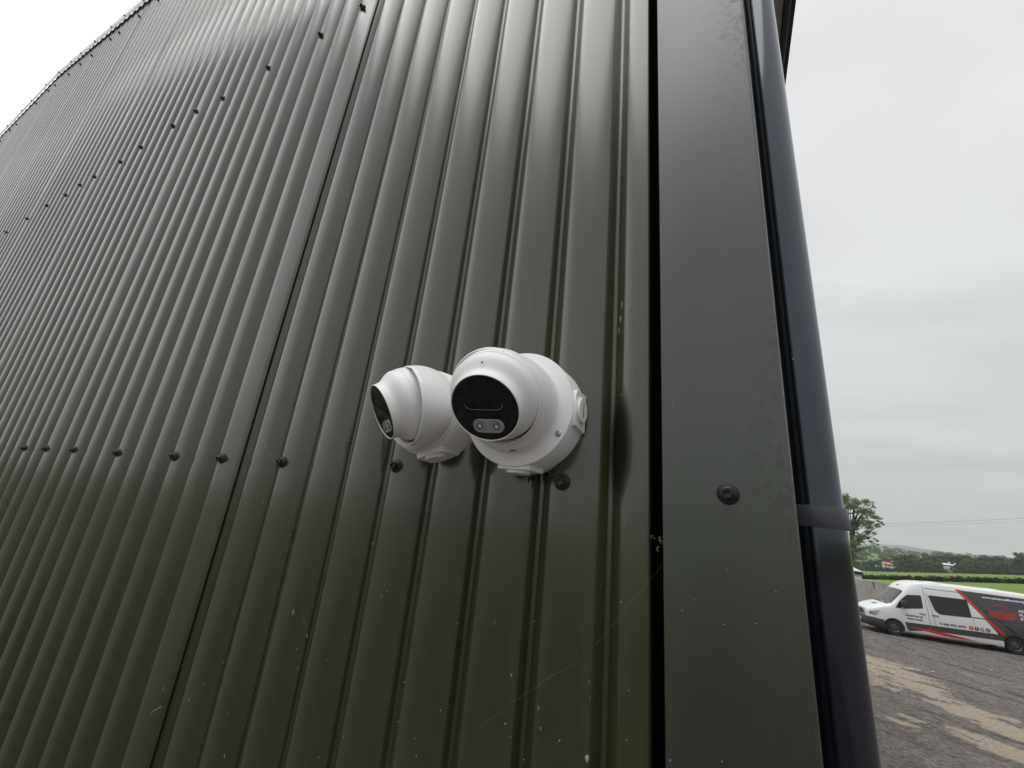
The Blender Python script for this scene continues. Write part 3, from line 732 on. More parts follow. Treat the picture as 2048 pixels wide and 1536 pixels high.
        fo = sharp(pydata('conduit_boss', v, f, housing, t, ml=pm), 30)
        pr = [(.0335, r0+.003), (.0335, r0+.0055), (.031, r0+.006), (.031, r0+.0105), (.0295, r0+.012), (0, r0+.012)]
        v, f = lathe_data([(p[0]*q, p[1]*q) for p in pr], 40)
        po = sharp(pydata('conduit_plug', v, f, housing, t, ml=pm), 35)
        if slot:
            v, f = plate([(x*q, y*q) for x, y in rrect(.038, .0042, .002, 3)], (r0+.0118)*q, (r0+.0126)*q)
            pydata('screwdriver_slot', v, f, gapm, po)
    for ang in screws:
        x, y = .1345*math.cos(R(ang)), .1345*math.sin(R(ang))
        v, f = lathe_data([(p[0]*q, p[1]*q) for p in ((.0078, .0), (.0078, .0018), (.007, .0026), (.0062, .002), (.0055, .0035), (.003, .0042), (.0026, .002), (0, .002))], 20)
        so = sharp(pydata('box_screw', v, f, steel, t, ml=Matrix.Translation((x*q, y*q, box_h*q))), 40)
    # small weep hole in the base ring
    v, f = lathe_data([(.004*q, 0), (.004*q, .001*q), (0, .001*q)], 12)
    aa = R(-82); pm = Matrix.Rotation(aa, 4, 'Z')@Matrix(((0, 0, 1, 0), (1, 0, 0, 0), (0, 1, 0, 0), (0, 0, 0, 1)))@Matrix.Translation((0, (h0+.03)*q, (cup_r-.0016)*q))@Matrix.Diagonal((2.0, 1, 1, 1))
    pydata('weep_hole', v, f, gapm, t, ml=pm)
    return t
surv_camera('larger white dome security camera facing the viewer, twin lamps under its lens, nearer the corner', -.4625, .2635, .1495, .151, .093, .1185, .1138, .2135, .204, .108, .0802, .0757,
            Vector((.095, -.744, -.662)), ((-90, False), (0, True)), (-30, 90, 210), (Vector((-.4685, .791, .2535)), Vector((0, -.843, -.538)), .1125))
surv_camera('smaller white dome security camera turned to the left, black glass seen edge on', -.760, .263, .1225, .132, .090, .1185, .1115, .192, .162, .0985, .0750, .0755,
            Vector((-.475, -.714, -.514)), ((-74, False),), (), (Vector((-.748, .818, .251)), Vector((-.45, -.854, -.262)), .1018))

# --- cobweb threads between the flashing screw and the sheets
def cobweb():
    cm = pmat('spider_silk', (0.36, 0.36, 0.35), 0.5)
    def w_(x, y, d): return wall_pt(x, y, d)
    for lab, ths in (('fine cobweb threads hanging from the flashing screw down to the sheets',
                     [[(1450, 995, .945), (1415, 1030, .962), (1345, 1098, .966), (1326, 1110, .966)], [(1450, 1000, .95), (1428, 1029, .966)], [(1326, 1126, .965), (1301, 1156, .97), (1265, 1200, .98), (1190, 1290, .99)],
                      [(1330, 1130, .965), (1372, 1160, .966), (1362, 1200, .966), (1352, 1215, .966)], [(1395, 1090, .966), (1366, 1145, .966), (1358, 1185, .966)], [(1430, 1030, .966), (1436, 1110, .967)]]),
                    ('slack cobweb thread slanting across the lower ribs', [[(1157, 1320, .99), (1103, 1350, .985), (1020, 1406, .985), (953, 1457, .992)], [(1115, 1343, .986), (1085, 1362, .985)]]),
                    ('cobweb thread strung from the screw beside the sheet overlap', [[(525, 878, .99), (548, 922, .975)], [(548, 935, .975), (500, 975, .985)]]),
                    ('cobweb threads stretched over the downpipe below the eave', [[(1503, 158, 1.2), (1518, 185, 1.35)], [(1522, 190, 1.4), (1552, 250, 1.52), (1560, 285, 1.55)]])):
        v, f = [], []
        o0 = w_(*ths[0][0])
        for th in ths:
            pts = [w_(*p) for p in th]; q = []
            for a, b in zip(pts, pts[1:]):
                for k in range(5):
                    s = k/5; pp = a.lerp(b, s); pp.z -= .0012*math.sin(math.pi*s); q.append(pp-o0)
            q.append(pts[-1]-o0); tube_data(q, .000032, 4, v, f)
        o = pydata('cobweb', v, f, cm); o.location = o0; tag(o, lab, 'cobweb', 'cobweb threads')
    # dead insect husk caught in the joint
    v, f = [], []
    rnd = random.Random(2); c = wall_pt(1320, 1085, .99)
    for k in range(9):
        a = Vector((rnd.uniform(-.004, .004), rnd.uniform(-.002, .002), rnd.uniform(-.004, .004)))
        pts = [a]; 
        for j in range(5): pts.append(pts[-1]+Vector((rnd.uniform(-.002, .002), rnd.uniform(-.001, .001), rnd.uniform(-.002, .002))))
        tube_data(pts, .0005, 5, v, f)
    o = pydata('dried_insect', v, f, pmat('dried_husk', (.16, .11, .08), .8)); o.location = c
    tag(o, 'curled brown insect husk caught in the black joint beside the corner flashing', 'insect husk')
    v, f = tube_data([Vector((0, 0, 0)), Vector((.006, -.003, .006)), Vector((.014, -.004, .011)), Vector((.021, -.002, .016))], .0003, 5)
    o = pydata('straw', v, f, pmat('dry_straw', (.45, .42, .36), .8)); o.location = wall_pt(302, 1430, .985); tag(o, 'dry grass stalk caught under the lapped sheet edge', 'straw')
cobweb()
# ================================================================== VAN
vwhite = pmat('white_van_paint', (0.74, 0.74, 0.74), 0.22, 1.5, var=0.04, vscale=3, coat=0.5)
vgrey = pmat('dark_grey_wrap', (0.055, 0.056, 0.060), 0.28, 1.5, var=0.08, vscale=3, coat=0.3)
vplastic = pmat('black_bumper_plastic', (0.030, 0.031, 0.033), 0.5, 1.5, var=0.15, vscale=6)
vred = pmat('red_vinyl', (0.62, 0.030, 0.022), 0.3, 1.5, var=0.04, vscale=4)
vglass = pmat('dark_van_glass', (0.010, 0.012, 0.014), 0.03, 1.55)
vscreen = pmat('windscreen_glass', (0.035, 0.04, 0.043), 0.04, 1.7)
vtext = pmat('dark_grey_lettering', (0.05, 0.05, 0.055), 0.4)
vtextw = pmat('white_lettering', (0.78, 0.78, 0.78), 0.4)
vchrome = pmat('chrome_trim', (0.7, 0.7, 0.7), 0.15, metal=0.9)
vlamp = pmat('headlamp_glass', (0.42, 0.42, 0.40), 0.08, 1.5)
tyrem = pmat('tyre_rubber', (0.020, 0.019, 0.018), 0.85, var=0.25, vscale=12)
rimm = pmat('dull_steel_rim', (0.085, 0.085, 0.09), 0.4, metal=0.5)
vseam = pmat('panel_gap', (0.05, 0.05, 0.052), 0.8)
interior = pmat('cab_interior', (0.05, 0.05, 0.05), 0.8)
VA, VB = ground_pt(1700+545*348/2048, 1140+775*348/2048), ground_pt(1700+1992*348/2048, 1140+1003*348/2048)
ve = (VB-VA).normalized(); VO = VA-ve*1.0
van = empty('van', (VO.x, VO.y, 0), 'white high roof van with dark grey rear half and red stripe, parked on gravel', 'van', rz=math.atan2(ve.y, ve.x))
VLEN, VW = 7.0, 1.99
TOPS = [(0, .93), (.06, 1.08), (.2, 1.15), (.45, 1.26), (.75, 1.36), (.98, 1.42), (1.05, 1.47), (1.62, 2.10), (1.72, 2.24), (1.85, 2.38), (2.05, 2.50), (2.4, 2.58), (3.2, 2.635), (5.5, 2.64), (6.6, 2.60), (6.9, 2.52), (7.0, 2.35)]
INS = [(0, .34), (.03, .25), (.1, .16), (.2, .095), (.35, .05), (.6, .018), (1.0, .0), (6.6, 0), (6.85, .03), (7.0, .12)]
def itp(T, s):
    if s <= T[0][0]: return T[0][1]
    for (a, b), (c, d) in zip(T, T[1:]):
        if s <= c: return b+(d-b)*(s-a)/(c-a)
    return T[-1][1]
def section(s):
    zt = itp(TOPS, s); ins = itp(INS, s); zsh = min(1.22, zt-.17)
    pts = [(ins+.04, .26), (ins+.006, .34), (ins, .6), (ins-.012, .9), (ins, zsh)]
    hi = min(1.0, max(0, (zt-1.42)/1.0))                      # tall cab section or bonnet section
    fa = [(.045, .4), (.095, .7), (.14, .86), (.20, .945), (.33, .985), (.62, 1.0)]
    fb = [(.02, .4), (.06, .68), (.13, .86), (.25, .94), (.45, .985), (.7, 1.0)]
    for (f1, g1), (f2, g2) in zip(fa, fb):
        f = f1*hi+f2*(1-hi); g = g1*hi+g2*(1-hi); pts.append((ins+f, zsh+(zt-zsh)*g))
    return pts
def side_w(s, z):
    p = section(s)
    for (w0, z0), (w1, z1) in zip(p, p[1:]):
        if z <= z1: return w0+(w1-w0)*max(0, (z-z0))/max(1e-6, z1-z0)
    return p[-1][0]
def van_body():
    ss = sorted(set([t[0] for t in TOPS]+[t[0] for t in INS]+[1.2, 1.35, 1.5, 2.8, 3.6, 4.2, 4.8, 5.2, 5.9, 6.3]))
    v = []; m = None
    for s in ss:
        p = section(s); full = p+[(VW-w_, z) for (w_, z) in reversed(p)]
        m = len(full); v += [(s, w_, z) for (w_, z) in full]
    f = []
    for i in range(len(ss)-1):
        for j in range(m):
            j2 = (j+1) % m; f.append((i*m+j, i*m+j2, (i+1)*m+j2, (i+1)*m+j))
    f.append(tuple(range(m))[::-1]); f.append(tuple(range((len(ss)-1)*m, len(ss)*m)))
    o = pydata('body', v, f, vwhite, van)
    bm = bmesh.new(); bm.from_mesh(o.data); bmesh.ops.recalc_face_normals(bm, faces=bm.faces); bm.to_mesh(o.data); bm.free()
    cut = bmesh.new()
    for sc in (1.0, 5.44):
        for wy in (.12, VW-.12):
            r = bmesh.ops.create_cone(cut, cap_ends=True, segments=32, radius1=.425, radius2=.425, depth=.42, matrix=Matrix.Translation((sc, wy, .36))@Matrix.Rotation(R(90), 4, 'X'))
    cme = bpy.data.meshes.new('cutter'); cut.to_mesh(cme); cut.free(); cme.materials.append(vplastic)
    co = bpy.data.objects.new('cutter', cme); COL.objects.link(co); co.parent = van
    md = o.modifiers.new('arches', 'BOOLEAN'); md.object = co; md.operation = 'DIFFERENCE'; md.solver = 'EXACT'
    bpy.context.view_layer.update(); dg = bpy.context.evaluated_depsgraph_get()
    me = bpy.data.meshes.new_from_object(o.evaluated_get(dg)); o.modifiers.clear(); o.data = me
    if vwhite.name not in [x.name for x in me.materials if x]: me.materials.clear(); me.materials.append(vwhite)
    bpy.data.objects.remove(co); bpy.data.meshes.remove(cme)
    sharp(o, 28)
van_body()
def patch(name, poly, off, mat, parent=None, cell=(.22, .12), far=False, wf=None):
    """a sheet that hugs the van's side, cut from an outline in (s, z)"""
    bm = bmesh.new(); vs = [bm.verts.new((s, 0, z)) for s, z in poly]; fc = bm.faces.new(vs)
    bmesh.ops.triangulate(bm, faces=[fc])
    s0, s1 = min(p[0] for p in poly), max(p[0] for p in poly); z0, z1 = min(p[1] for p in poly), max(p[1] for p in poly)
    for k in range(1, int((s1-s0)/cell[0])+1):
        bmesh.ops.bisect_plane(bm, geom=bm.verts[:]+bm.edges[:]+bm.faces[:], plane_co=(s0+k*cell[0], 0, 0), plane_no=(1, 0, 0))
    for k in range(1, int((z1-z0)/cell[1])+1):
        bmesh.ops.bisect_plane(bm, geom=bm.verts[:]+bm.edges[:]+bm.faces[:], plane_co=(0, 0, z0+k*cell[1]), plane_no=(0, 0, 1))
    for v in bm.verts:
        w_ = side_w(v.co.x, v.co.z)-off
        v.co.y = VW-w_ if far else w_
    o = bmobj(name, bm, mat, parent or van)
    return sharp(o, 30)
def rounded(poly, r=.06, n=4):
    out = []; m = len(poly)
    for i in range(m):
        p0, p1, p2 = Vector(poly[i-1]), Vector(poly[i]), Vector(poly[(i+1) % m])
        a = (p0-p1); b = (p2-p1); rr = min(r, a.length*.45, b.length*.45); a = p1+a.normalized()*rr; b = p1+b.normalized()*rr
        for k in range(n+1):
            t = k/n; q = a*(1-t)**2+p1*2*t*(1-t)+b*t*t; out.append((q.x, q.y))
    return out
arc = lambda cx, cz, r, a0, a1, n=12: [(cx+r*math.cos(R(a0+(a1-a0)*k/n)), cz+r*math.sin(R(a0+(a1-a0)*k/n))) for k in range(n+1)]
# grey wrap of the rear half, red stripe, lower rubbing band, red swoosh
for far in (False, True):
    patch('grey_wrap', [(3.80, 2.44), (4.58, 1.36), (5.04, .73), (4.97, .60), (4.97, .5)]+arc(5.44, .36, .45, 158, 20)+[(5.9, .42), (6.98, .42), (6.98, 2.2), (6.8, 2.40)], .004, vgrey, far=far)
    patch('red_stripe', [(3.68, 2.46), (3.88, 2.46), (4.62, 1.36), (5.15, .735), (4.98, .735), (4.50, 1.36)], .008, vred, far=far)
    patch('rubbing_band', [(1.44, .69), (5.02, .735), (5.02, .49), (3.9, .47), (2.4, .46), (1.50, .30)], .006, vgrey, far=far)
    patch('red_swoosh', [(1.48, .495), (2.0, .505), (2.49, .50), (3.3, .405), (4.12, .295), (3.27, .305), (2.7, .345), (2.2, .41), (1.8, .455)], .010, vred, far=far)
    # windows
    patch('side_window', rounded([(2.56, 2.04), (4.02, 2.06), (4.05, 1.29), (2.86, 1.24), (2.70, 1.38)], .06), .012, vglass, far=far)
    dw = rounded([(1.14, 1.27), (1.42, 1.65), (1.72, 1.93), (2.28, 1.99), (2.26, 1.40), (1.5, 1.28)], .05)
    d = patch('cab_door', rounded([(1.10, 1.20), (1.30, 1.55), (1.66, 1.97), (1.78, 2.04), (2.37, 2.08), (2.38, .44), (1.52, .44), (1.47, .62), (1.30, .84), (1.12, .9)], .07), .005, vwhite, far=far)
    patch('door_window', dw, .011, vglass, d, far=far)
    patch('door_lettering_bar', [(2.02, 1.98), (2.055, 1.98), (2.05, 1.37), (2.015, 1.37)], .014, vplastic, d, far=far) if False else None
    patch('window_divider', [(1.62, 1.84), (1.66, 1.87), (1.66, 1.31), (1.62, 1.31)], .014, vplastic, d, far=far)
    hd = bmesh.new(); y_ = (VW+.022) if far else -.022
    box(hd, (2.07, y_-.016, 1.145), (2.30, y_+.016, 1.175), .008); bmobj('handle', hd, vplastic, d)
    hd = bmesh.new(); box(hd, (2.55, y_-.016, 1.145), (2.80, y_+.016, 1.175), .008); bmobj('slide_handle', hd, vplastic, van)
    # panel gaps
    for nm, pl in (('panel_gap', [(2.405, 2.46), (2.417, 2.46), (2.432, .46), (2.42, .46)]), ('panel_gap', [(4.06, 1.26), (4.068, 1.26), (4.066, .30), (4.058, .30)]),
                   ('panel_gap', [(2.50, 2.10), (2.512, 2.10), (2.66, .50), (2.648, .50)])):
        patch(nm, pl, .0075, vseam, far=far)
    patch('slide_rail', [(4.05, 1.335), (5.62, 1.335), (5.62, 1.30), (4.05, 1.30)], .014, vplastic, far=far)
    patch('roof_groove', [(2.45, 2.345), (6.8, 2.355), (6.8, 2.335), (2.45, 2.325)], .009, vseam, far=far)
    # front wing lamps
    hl = patch('headlight', rounded([(.06, .80), (.10, .99), (.52, 1.05), (.44, .92), (.29, .78)], .03), .008, vlamp, far=far)
    patch('lamp_reflector', rounded([(.10, .83), (.13, .95), (.26, .97), (.24, .82)], .03), .013, vchrome, hl, far=far)
    patch('lamp_divider', [(.28, .80), (.33, .99), (.35, .99), (.30, .80)], .013, vplastic, hl, far=far)
    patch('front_arch_trim', arc(1.0, .36, .455, 165, 12, 14)+arc(1.0, .36, .425, 12, 165, 14), .012, vwhite, far=far)
    patch('rear_arch_trim', arc(5.44, .36, .475, 165, 12, 14)+arc(5.44, .36, .425, 12, 165, 14), .012, vgrey, far=far)
    for (s_, z_) in ((2.39, .56), (4.62, .585)):
        patch('marker_lamp', rounded([(s_-.05, z_-.02), (s_+.05, z_-.02), (s_+.05, z_+.02), (s_-.05, z_+.02)], .01), .012, vred, far=far)
    # mirror
    y_ = 1.0 if far else -1.0; yc = VW/2
    bm = bmesh.new(); box(bm, (1.36, -.27, 1.33), (1.56, -.06, 1.66), .05); 
    if far:
        for q in bm.verts: q.co.y = VW-q.co.y
    mo = bmobj('door_mirror', bm, vplastic, van); sharp(mo, 40)
    bm = bmesh.new(); box(bm, (1.40, -.08, 1.30), (1.50, .03, 1.36), .01)
    if far:
        for q in bm.verts: q.co.y = VW-q.co.y
    bmobj('mirror_arm', bm, vwhite, mo)
# windscreen : hugs the cab front
def screen():
    v = []; ns, nw = 8, 14
    for i in range(ns+1):
        s = 1.035+(1.635-1.035)*i/ns
        p = section(s)
        for k in range(nw+1):
            t = -1+2*k/nw; lim = VW/2-(itp(INS, s)+.15+.05*(i/ns)); w_ = VW/2+t*lim
            ww = w_ if w_ <= VW/2 else VW-w_
            z = p[-1][1]
            for (w0, z0), (w1, z1) in zip(p, p[1:]):
                if w0 <= ww <= w1 and w1 > w0: z = z0+(z1-z0)*(ww-w0)/(w1-w0); break
            v.append((s-.012, w_, z+.012))
    f = [(i*(nw+1)+k, i*(nw+1)+k+1, (i+1)*(nw+1)+k+1, (i+1)*(nw+1)+k) for i in range(ns) for k in range(nw)]
    o = pydata('windscreen', v, f, vscreen, van, smooth=True)
    for y_ in (.55, 1.25):
        v, f = tube_data([(.99, y_, 1.45), (1.06, y_+.3, 1.53), (1.08, y_+.55, 1.555)], .01, 5); pydata('wiper', v, f, vplastic, o)
    bm = bmesh.new(); box(bm, (.90, .25, 1.405), (1.02, VW-.25, 1.44), .01); bmobj('scuttle', bm, vplastic, van)
screen()
# bonnet lines, badge panel and bonnet mark
bm = bmesh.new(); box(bm, (.50, .62, 1.285), (.66, 1.0, 1.318), .0)
for q in bm.verts: q.co.z = itp(TOPS, q.co.x)+(.006 if q.co.z > 1.3 else -.01)
bmobj('bonnet_logo', bm, vgrey, van)
# front : grille, bumper, plate
def front_curve(off, s_end):
    pts = []
    for k in range(13):
        s = s_end*(1-k/12)**1.6; pts.append((s-off*.5, itp(INS, s)-off))
    return pts
def bumper():
    v = []; near = front_curve(.03, .64)
    curve = near+[(-.06, .6), (-.075, VW/2), (-.06, VW-.6)]+[(s, VW-w_) for s, w_ in reversed(near)]
    zs = [(.22, .04), (.28, .0), (.45, -.015), (.60, .0), (.66, .03)]
    for (s, w_) in curve:
        c = Vector((s-.8, w_-VW/2))
        for z, ins in zs:
            d = c.normalized()*ins; zz = z+(.06*(1-min(1, max(0, s)/.6)) if z < .4 else .05*(1-min(1, max(0, s)/.5)))
            v.append((s-d.x, w_-d.y, zz))
    n = len(zs); f = [(i*n+j, (i+1)*n+j, (i+1)*n+j+1, i*n+j+1) for i in range(len(curve)-1) for j in range(n-1)]
    o = pydata('bumper', v, f, vplastic, van); sharp(o, 40)
    bm = bmesh.new(); box(bm, (-.10, VW/2-.27, .47), (-.085, VW/2+.27, .58), .004); bmobj('number_plate', bm, vtextw, van)
    bm = bmesh.new(); box(bm, (-.05, .42, .74), (.04, VW-.42, 1.05), .03); g = bmobj('grille', bm, vchrome, van); sharp(g, 40)
    bm = bmesh.new(); box(bm, (-.056, .47, .78), (-.04, VW-.47, 1.01), .0); bmobj('grille_mesh', bm, vplastic, g)
    for z in (.83, .895, .96):
        bm = bmesh.new(); box(bm, (-.07, .48, z-.012), (-.054, VW-.48, z+.012), .004); bmobj('grille_bar', bm, rimm, g)
bumper()
bm = bmesh.new(); box(bm, (1.75, VW/2-.05, 2.29), (1.80, VW/2+.05, 2.34), .01); bmobj('roof_marker', bm, vplastic, van)
# roof vents
for (s, h) in ((3.02, .075), (5.25, .075)):
    v, f = lathe_data([(.36, -.03), (.36, .0), (.33, .035), (.2, .06), (0, .07)], 28)
    o = sharp(pydata('roof_vent', [Vector((p.x*.95+s, p.y+.62, p.z+2.60)) for p in v], f, vwhite, van), 40)
# wheels
def wheels():
    for s in (1.0, 5.44):
        for far in (False, True):
            wm = Matrix.Translation((s, VW-.135 if far else .135, .36))@Matrix.Rotation(R(-90 if far else 90), 4, 'X')
            t = lathe('wheel', [(.20, -.10), (.33, -.115), (.352, -.10), (.362, -.05), (.362, .05), (.352, .10), (.33, .115), (.23, .105), (.215, .09)], tyrem, van, 36, ml=wm, ang=30)
            lathe('rim', [(.222, .095), (.21, .10), (.195, .07), (.17, .055), (.12, .07), (.095, .085), (.07, .085), (.06, .075), (0, .075)], rimm, t, 28)
            for k in range(6):
                v, f = lathe_data([(.022, .0), (.022, .004), (0, .004)], 10); a = k*math.pi/3
                pydata('rim_hole', [Vector((p.x+.145*math.cos(a), p.y+.145*math.sin(a), p.z+.063)) for p in v], f, void, t)
    bm = bmesh.new(); box(bm, (1.5, .25, .22), (4.9, VW-.25, .30)); bmobj('underbody', bm, void, van)
wheels()
# flat lettering and marks on the near side
def lettering(name, txt, s, z, h, mat, off=.012, fat=0.0, squash=1.0, far=False, shear=0.0, z_mid=False):
    cu = bpy.data.curves.new('lettering', 'FONT'); cu.body = txt; cu.size = h*1.42; cu.offset = fat; cu.shear = shear; cu.resolution_u = 2
    o = bpy.data.objects.new('lettering', cu); COL.objects.link(o); bpy.context.view_layer.update()
    me = bpy.data.meshes.new_from_object(o.evaluated_get(bpy.context.evaluated_depsgraph_get())); bpy.data.objects.remove(o); bpy.data.curves.remove(cu)
    for v in me.vertices:
        x, zz = v.co.x*squash, v.co.y
        ss, zq = s+x, z+zz
        v.co = (ss, side_w(min(ss, 6.9), zq)-off, zq)
    me.materials.clear(); me.materials.append(mat)
    return link(name, me, None, van)
lettering('lettering', 'Expertise at', 1.50, .975, .085, vtext, fat=.004, squash=1.16)
lettering('lettering', 'every level', 1.55, .835, .085, vtext, fat=.004, squash=1.10)
lettering('lettering', 'T: 028 3751 8799', 2.76, .80, .085, vtext, fat=.005, squash=1.15)
lettering('lettering', 'www.advancedflooringsystems.com', 4.62, 2.225, .085, vtextw, fat=.004, squash=1.25)
for k, t_ in enumerate(('ADVANCED', 'FLOORING', 'SYSTEMS')): lettering('lettering', t_, 5.80, 1.80-.165*k, .105, vtextw, fat=.005, squash=1.2)
for k, (m_, t_) in enumerate(((vred, 't'), (vtext, 'f'), (vred, 'G+'), (vtext, 'in'))):
    cx = 3.93+.20*k
    d = patch('round_emblem', arc(cx, .845, .082, 0, 345, 23), .012, m_, cell=(9, 9))
    lettering('emblem_letter', t_, cx-(.05 if len(t_) > 1 else .03), .81, .085, vtextw, off=.016, fat=.004, squash=.9)
# red zigzag emblem on the grey wrap
for k in range(4):
    z0 = 1.72-.075*k
    top = [(4.70, z0+.05), (4.90, z0-.03), (5.04, z0-.02), (5.16, z0+.035), (5.32, z0-.03), (5.46, z0-.045), (5.68, z0+.035)]
    patch('zigzag_mark', top+[(s, z-.034) for s, z in reversed(top)], .010, vred, cell=(9, 9))
p1 = arc(5.14, 1.55, .46, 150, 40, 14); patch('arc_mark', p1+[(5.14+(s-5.14)*.975, 1.55+(z-1.55)*.95) for s, z in reversed(p1)], .010, vred, cell=(9, 9))

# ================================================================== BEYOND THE YARD
concrete = pmat('weathered_concrete', (0.40, 0.37, 0.345), 0.9, var=0.28, vscale=2.2, bump=0.4, bscale=20)
concrete_d = pmat('stained_concrete', (0.16, 0.145, 0.13), 0.9, var=0.4, vscale=3)
render_w = pmat('white_render', (0.66, 0.66, 0.65), 0.85, var=0.1, vscale=2)
slate = pmat('dark_slate', (0.035, 0.036, 0.04), 0.6, var=0.2, vscale=4)
terracotta = pmat('orange_roof_tile', (0.42, 0.17, 0.09), 0.8, var=0.25, vscale=1)
bark = pmat('bark', (0.085, 0.07, 0.055), 0.9, var=0.3, vscale=8)
def leafmat(name, col, var=.35):
    m = bpy.data.materials.new(name); m.use_nodes = True; nt = m.node_tree; b = nt.nodes['Principled BSDF']
    g = N(nt, 'ShaderNodeNewGeometry'); n = N(nt, 'ShaderNodeTexNoise'); n.inputs['Scale'].default_value = 0.9; n.inputs['Detail'].default_value = 5; L(nt, g.outputs['Position'], n.inputs[0])
    oi = N(nt, 'ShaderNodeObjectInfo')
    s = N(nt, 'ShaderNodeVectorMath', operation='SCALE'); s.inputs[0].default_value = col
    k = M(nt, 'MULTIPLY', M(nt, 'MULTIPLY_ADD', n.outputs['Fac'], 2*var, 1-var), M(nt, 'MULTIPLY_ADD', oi.outputs['Random'], .7, .65)); L(nt, k, s.inputs['Scale'])
    L(nt, s.outputs[0], b.inputs['Base Color']); b.inputs['Roughness'].default_value = 0.6; b.inputs['Specular IOR Level'].default_value = 0.25
    tr = N(nt, 'ShaderNodeBsdfTranslucent'); L(nt, s.outputs[0], tr.inputs[0]); ms = N(nt, 'ShaderNodeMixShader'); ms.inputs[0].default_value = 0.3
    o = nt.nodes['Material Output']; L(nt, b.outputs[0], ms.inputs[1]); L(nt, tr.outputs[0], ms.inputs[2]); L(nt, ms.outputs[0], o.inputs[0])
    return m
leaf_a = leafmat('ash_leaf', (0.135, 0.185, 0.085)); leaf_b = leafmat('wood_leaf', (0.080, 0.108, 0.055)); leaf_c = leafmat('hedge_leaf', (0.045, 0.064, 0.030))
def leaves(rnd, clusters, n, size, up=0.3):
    v, f = [], []
    for i in range(n):
        c, r = clusters[rnd.randrange(len(clusters))]
        d = Vector((rnd.gauss(0, 1), rnd.gauss(0, 1), rnd.gauss(0, 1))); d.normalize()
        p = Vector(c)+Vector((d.x*r[0], d.y*r[1], d.z*r[2]))*(rnd.random()**.45)
        a = Vector((rnd.gauss(0, 1), rnd.gauss(0, 1), rnd.gauss(0, 1)*.6)).normalized(); b2 = a.cross(Vector((rnd.gauss(0, 1), rnd.gauss(0, 1), rnd.gauss(0, 1)))).normalized()
        s = size*rnd.uniform(.6, 1.3); b = len(v)
        v += [p-a*s, p+b2*s*.5, p+a*s, p-b2*s*.5]; f.append((b, b+1, b+2, b+3))
    return v, f
# --- concrete yard wall with pilasters and stains
def yard_wall():
    a = Vector((4.0, 46.6, 0)); b = Vector((40, 42.5, 0)); d = (b-a).normalized(); n = Vector((-d.y, d.x, 0)); ln = (b-a).length
    w_ = empty('yard_wall', a, 'weathered grey concrete yard wall standing behind the van', 'wall', rz=math.atan2(d.y, d.x))
    rnd = random.Random(5); x = 0
    while x < ln:
        L_ = 3.0; bm = bmesh.new(); box(bm, (x+.012, -.09, 0), (x+L_-.012, .09, 1.62+rnd.uniform(-.02, .02)), .015); bmobj('concrete_panel', bm, concrete, w_)
        bm = bmesh.new(); box(bm, (x-.08, -.13, 0), (x+.08, -.092, 1.56), .01); bmobj('joint_post', bm, concrete, w_)
        for k in range(rnd.randint(3, 6)):
            sx = x+rnd.uniform(.2, 2.8); hh = rnd.uniform(.15, .7); z1 = 1.58-rnd.random()*.4; wd = rnd.uniform(.03, .11)
            pts = [(sx-wd, z1), (sx+wd*.8, z1-.02), (sx+wd*.5, z1-hh*.6), (sx, z1-hh), (sx-wd*.6, z1-hh*.5)]
            pydata('dark_stain', [(p[0], -.0945, p[1]) for p in pts], [(0, 1, 2, 3, 4)], concrete_d, w_)
        x += L_
yard_wall()
def hut():
    p = elev_pt(1722, 1143, 50); x1 = p.x; y = p.y
    h = empty('outbuilding', (x1, y, 0), 'small white rendered outbuilding with black fascia beyond the yard wall, beside the downpipe', 'outbuilding')
    zt = elev_pt(1715, 1143, 50).z
    bm = bmesh.new(); box(bm, (-5, 0, -.6), (0, 4, zt-.25)); bmobj('wall', bm, render_w, h)
    bm = bmesh.new(); box(bm, (-5.1, -.12, zt-.25), (.1, 4.1, zt+.02), .01); bmobj('fascia', bm, slate, h)
    bm = bmesh.new(); vs = [bm.verts.new(q) for q in ((-5.15, -.15, zt+.025), (.12, -.15, zt+.025), (.12, 4.15, zt+.025), (-5.15, 4.15, zt+.025), (-1.2, 2, zt+.75), (-4, 2, zt+.75))]
    for q in ((0, 1, 4, 5), (1, 2, 4), (2, 3, 5, 4), (3, 0, 5)): bm.faces.new([vs[i] for i in q])
    bmobj('roof', bm, pmat('pale_roof_sheet', (.55, .56, .58), .5), h)
hut()
